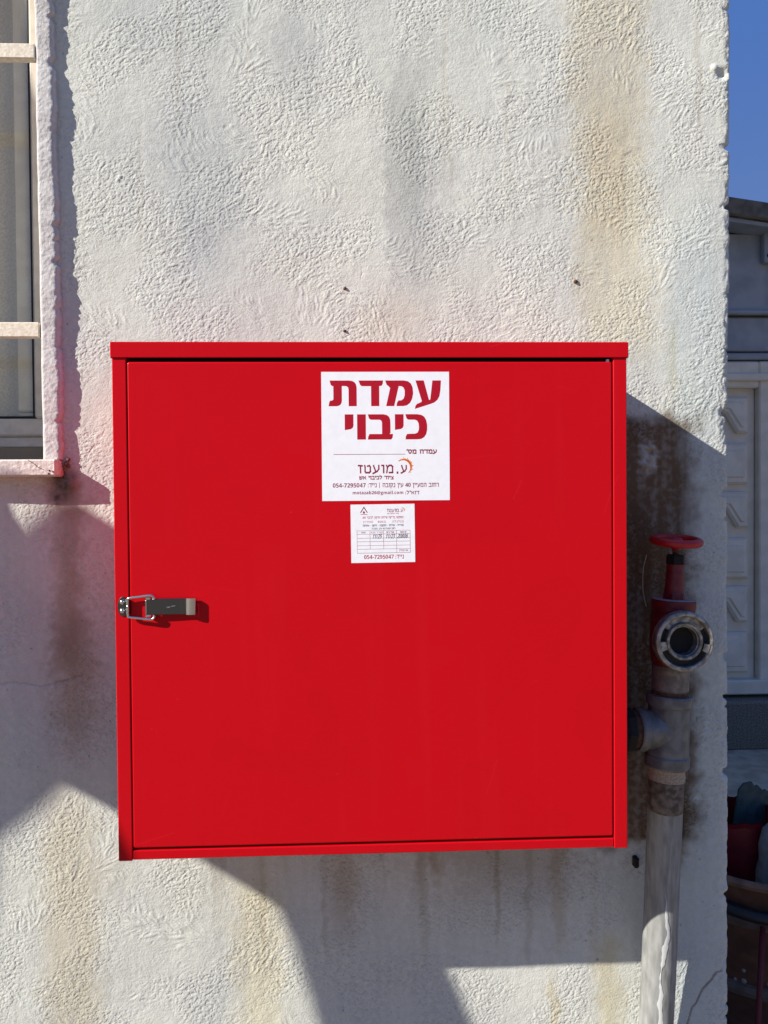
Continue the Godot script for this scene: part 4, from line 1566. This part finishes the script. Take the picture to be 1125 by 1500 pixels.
	co.position = cx * Vector3(0, 0.115, 0) - h.position
	lathe_flat("outer_ring", [Vector2(0.0360, 0.098), Vector2(0.0480, 0.100), Vector2(0.0505, 0.1025), Vector2(0.0512, 0.106), Vector2(0.0512, 0.1175), Vector2(0.0500, 0.1205), Vector2(0.0475, 0.1218), Vector2(0.0440, 0.1214), Vector2(0.0425, 0.1195), Vector2(0.0425, 0.1080)], cx, M.alu, co, 64)
	lathe_flat("groove", [Vector2(0.0427, 0.1080), Vector2(0.0310, 0.1080)], cx, mat(0.03, 0.03, 0.03, 0.7), co, 48)
	lathe_flat("inner_ring", [Vector2(0.0322, 0.1075), Vector2(0.0320, 0.1185), Vector2(0.0310, 0.1200), Vector2(0.0275, 0.1200), Vector2(0.0262, 0.1185), Vector2(0.0255, 0.1150), Vector2(0.0244, 0.1145), Vector2(0.0238, 0.1120), Vector2(0.0235, 0.1000)], cx, M.alu, co, 48)
	lathe_flat("bore", [Vector2(0.0236, 0.1002), Vector2(0.0, 0.1000)], cx, M.black, co, 24)
	# claws that bridge the groove, as arcs
	for arc in [[-2.5, -0.55, 0.1130], [0.12, 0.48, 0.1215], [2.75, 3.15, 0.1205]]:
		st = begin()
		var n := 20
		for k in n:
			var a0: float = lerpf(arc[0], arc[1], float(k) / n)
			var a1: float = lerpf(arc[0], arc[1], float(k + 1) / n)
			var pt := func(a: float, r: float, z: float) -> Vector3: return cp + cf * z + (Vector3(cos(a), -sin(a), 0)) * r
			var zt: float = arc[2]
			quad(st, pt.call(a0, 0.0322, zt), pt.call(a1, 0.0322, zt), pt.call(a1, 0.0425, zt), pt.call(a0, 0.0425, zt), cf)
			if k == 0:
				quad(st, pt.call(a0, 0.0322, 0.108), pt.call(a0, 0.0425, 0.108), pt.call(a0, 0.0425, zt), pt.call(a0, 0.0322, zt), pt.call(a0, 0.04, 0.1) - pt.call(a1, 0.04, 0.1))
			if k == n - 1:
				quad(st, pt.call(a1, 0.0322, 0.108), pt.call(a1, 0.0425, 0.108), pt.call(a1, 0.0425, zt), pt.call(a1, 0.0322, zt), pt.call(a1, 0.04, 0.1) - pt.call(a0, 0.04, 0.1))
		obj("claw", st, M.alu, co)
	# pipe clip on the wall
	st = begin()
	lbox(st, 0.488, -0.526, -0.004, 0.4975, -0.506, 0.012, 0.002)
	obj("wall_clip", st, M.black, h)
	# a dry stalk caught on the wall
	var sk := begin(1)
	tube(sk, smooth_path([V(0.512, 0.062, 0.012), V(0.505, 0.040, 0.016), V(0.503, 0.015, 0.016), V(0.505, -0.010, 0.014), V(0.512, -0.035, 0.010)], 6), 0.0009, 6)
	var s := obj("dry_stalk", sk, mat(0.42, 0.36, 0.24, 0.9), self)
	s.set_meta("label", "thin pale dry stalk on the brown stained wall left of the hydrant valve")
	s.set_meta("category", "stalk")


func pipe_material() -> StandardMaterial3D:
	var m := mottled(lin(0.185, 0.195, 0.19), lin(0.32, 0.335, 0.325), 0.012, 5.0, 73, 0.5, 0.1, 0.02, 0.2, 0.8)
	m.uv1_scale = Vector3(13.0, 2.5, 13.0)
	return m


# ==================================================================== what lies in the alley behind the corner
func make_clutter() -> void:
	# brown open drum
	var at := Vector3(1.275, 0.0, -1.0)
	var t := thing("rusty_drum", "brown rusty open drum with raised hoops at the dark alley corner", "drum", at)
	var brown := mottled(lin(0.075, 0.030, 0.015), lin(0.14, 0.060, 0.032), 0.012, 2.0, 81, 0.8, 0.0, 0.08)
	var hoop := mottled(lin(0.10, 0.07, 0.055), lin(0.16, 0.12, 0.10), 0.012, 3.0, 82, 0.8)
	var xf := Transform3D(Basis(), at)
	lathe_flat("body", [Vector2(0.0, 0.0), Vector2(0.312, 0.0), Vector2(0.316, 0.22), Vector2(0.320, 0.445)], xf, brown, t, 64)
	for y in [0.325, 0.125]:
		lathe_flat("hoop", [Vector2(0.314, y - 0.004), Vector2(0.327, y), Vector2(0.330, y + 0.014), Vector2(0.326, y + 0.028), Vector2(0.314, y + 0.032)], xf, hoop, t, 64)
	lathe_flat("rim", [Vector2(0.318, 0.436), Vector2(0.332, 0.440), Vector2(0.338, 0.452), Vector2(0.330, 0.463), Vector2(0.316, 0.460), Vector2(0.306, 0.07), Vector2(0.0, 0.06)], xf, mottled(lin(0.15, 0.08, 0.05), lin(0.25, 0.15, 0.10), 0.012, 3.0, 83, 0.7), t, 64)
	var rs := RandomNumberGenerator.new()
	rs.seed = 12
	for k in 6:
		var a := PI / 2.0 + rs.randf_range(0.30, 0.75)
		var o := Vector3(cos(a), 0, sin(a))
		var w := rs.randf_range(0.003, 0.008)
		var st2 := begin(1)
		lathe(st2, [Vector2(0, 0.0022), Vector2(w * 0.7, 0.0018), Vector2(w, 0.0)], Transform3D(frame_of(o), at + o * 0.315 + Vector3(0, rs.randf_range(0.16, 0.26), 0)), 9)
		obj("paint_splash", st2, mat(0.28, 0.27, 0.25, 0.9), t)
	# hose slung round the drum under its rim
	var path := []
	for k in 48:
		var a := lerpf(0.25, PI * 1.2, k / 47.0)
		path.append(at + Vector3(cos(a) * 0.342, 0.402 - 0.03 * cos(a * 2.0 + 2.2), sin(a) * 0.342))
	var st := begin(1)
	tube(st, path, 0.017, 12)
	var hose := obj("hose", st, mat(0.016, 0.016, 0.020, 0.45), self)
	hose.set_meta("label", "black rubber hose slung round the brown drum in the alley")
	hose.set_meta("category", "hose")
	# torn red container standing in the drum, with a shard of blue-green sheet in it
	var rc := Vector3(1.20, 0.065, -1.0)
	var r := thing("red_container", "dark red plastic container with a torn mouth, standing inside the brown drum", "container", rc)
	var rp := mottled(lin(0.13, 0.006, 0.012), lin(0.19, 0.010, 0.018), 0.012, 3.0, 84, 0.45)
	var rx := Transform3D(Basis(), rc)
	var rn := fnl(2.2, 171, FastNoiseLite.TYPE_SIMPLEX_SMOOTH, 2)
	st = begin(1)
	var segs := 48
	for k in segs:
		var a := TAU * k / segs
		var b := TAU * (k + 1) / segs
		var da := Vector3(cos(a), 0, sin(a))
		var db := Vector3(cos(b), 0, sin(b))
		var ha := 0.492 + 0.012 * rn.get_noise_2d(cos(a) * 1.2, sin(a) * 1.2)
		var hb := 0.492 + 0.012 * rn.get_noise_2d(cos(b) * 1.2, sin(b) * 1.2)
		quad(st, rx * (da * 0.105), rx * (db * 0.105), rx * (db * 0.112 + Vector3(0, 0.35, 0)), rx * (da * 0.112 + Vector3(0, 0.35, 0)), da)
		quad(st, rx * (da * 0.112 + Vector3(0, 0.35, 0)), rx * (db * 0.112 + Vector3(0, 0.35, 0)), rx * (db * 0.118 + Vector3(0, hb, 0)), rx * (da * 0.118 + Vector3(0, ha, 0)), da)
		quad(st, rx * (da * 0.118 + Vector3(0, ha - 0.016, 0)), rx * (db * 0.118 + Vector3(0, hb - 0.016, 0)), rx * (db * 0.124 + Vector3(0, hb, 0)), rx * (da * 0.124 + Vector3(0, ha, 0)), da)
	obj("body", st, rp, r)
	st = begin(1)
	lathe(st, [Vector2(0.026, -0.006), Vector2(0.028, 0.010), Vector2(0.020, 0.016), Vector2(0.0, 0.017)], Transform3D(frame_of(Vector3(0.35, 0.1, 1)), rc + Vector3(0.038, 0.385, 0.104)), 20)
	obj("cap", st, mat(0.03, 0.06, 0.065, 0.6), r)
	var sp := Transform3D(Basis(Vector3.UP, 0.5), rc + Vector3(-0.075, 0.40, 0.045))
	st = begin()
	slab(st, poly([-0.03, 0.0, 0.035, 0.0, 0.022, 0.10, 0.012, 0.150, 0.004, 0.118, -0.010, 0.128]), -0.003, 0.003, 0.0, sp)
	obj("splinter", st, rp, r)
	var sh := obj("torn_sheet", begin_shard(rc + Vector3(0.055, 0.335, -0.03)), mottled(lin(0.030, 0.060, 0.062), lin(0.055, 0.095, 0.098), 0.012, 4.0, 85, 0.6), self)
	sh.set_meta("label", "jagged blue-green plastic sheet sticking out of the red container")
	sh.set_meta("category", "plastic sheet")
	# pale jug in front of the container
	var jc := Vector3(1.240, 0.066, -0.845)
	var j := thing("jug", "grey-white plastic jug in front of the red container in the drum", "jug", jc)
	st = begin(1)
	lathe(st, [Vector2(0, 0), Vector2(0.050, 0.0), Vector2(0.056, 0.012), Vector2(0.056, 0.36), Vector2(0.047, 0.40), Vector2(0.049, 0.44), Vector2(0.038, 0.49), Vector2(0.020, 0.51), Vector2(0.018, 0.535)], Transform3D(Basis(), jc), 28)
	obj("body", st, mottled(lin(0.20, 0.20, 0.20), lin(0.30, 0.30, 0.30), 0.012, 4.0, 86, 0.5), j)
	lathe_flat("cap", [Vector2(0.022, 0.522), Vector2(0.022, 0.545), Vector2(0.0, 0.546)], Transform3D(Basis(), jc), mat(0.06, 0.09, 0.14, 0.5), j, 20)
	# red rod leaning on the drum
	st = begin(1)
	tube(st, [Vector3(1.000, 0.0, -0.520), Vector3(1.118, 0.350, -0.694)], 0.008, 10)
	var rod := obj("rod", st, mat(0.13, 0.008, 0.010, 0.6), self)
	rod.set_meta("label", "thin dark red rod leaning against the front of the brown drum")
	rod.set_meta("category", "rod")


func begin_shard(p: Vector3) -> SurfaceTool:
	var st := begin()
	slab(st, poly([-0.080, 0.0, 0.12, 0.0, 0.12, 0.175, 0.085, 0.190, 0.060, 0.205, 0.052, 0.200, 0.030, 0.222, 0.020, 0.218, 0.006, 0.236, -0.022, 0.232, -0.040, 0.215]), -0.004, 0.004, 0.0, Transform3D(Basis(Vector3.UP, 0.2), p))
	return st
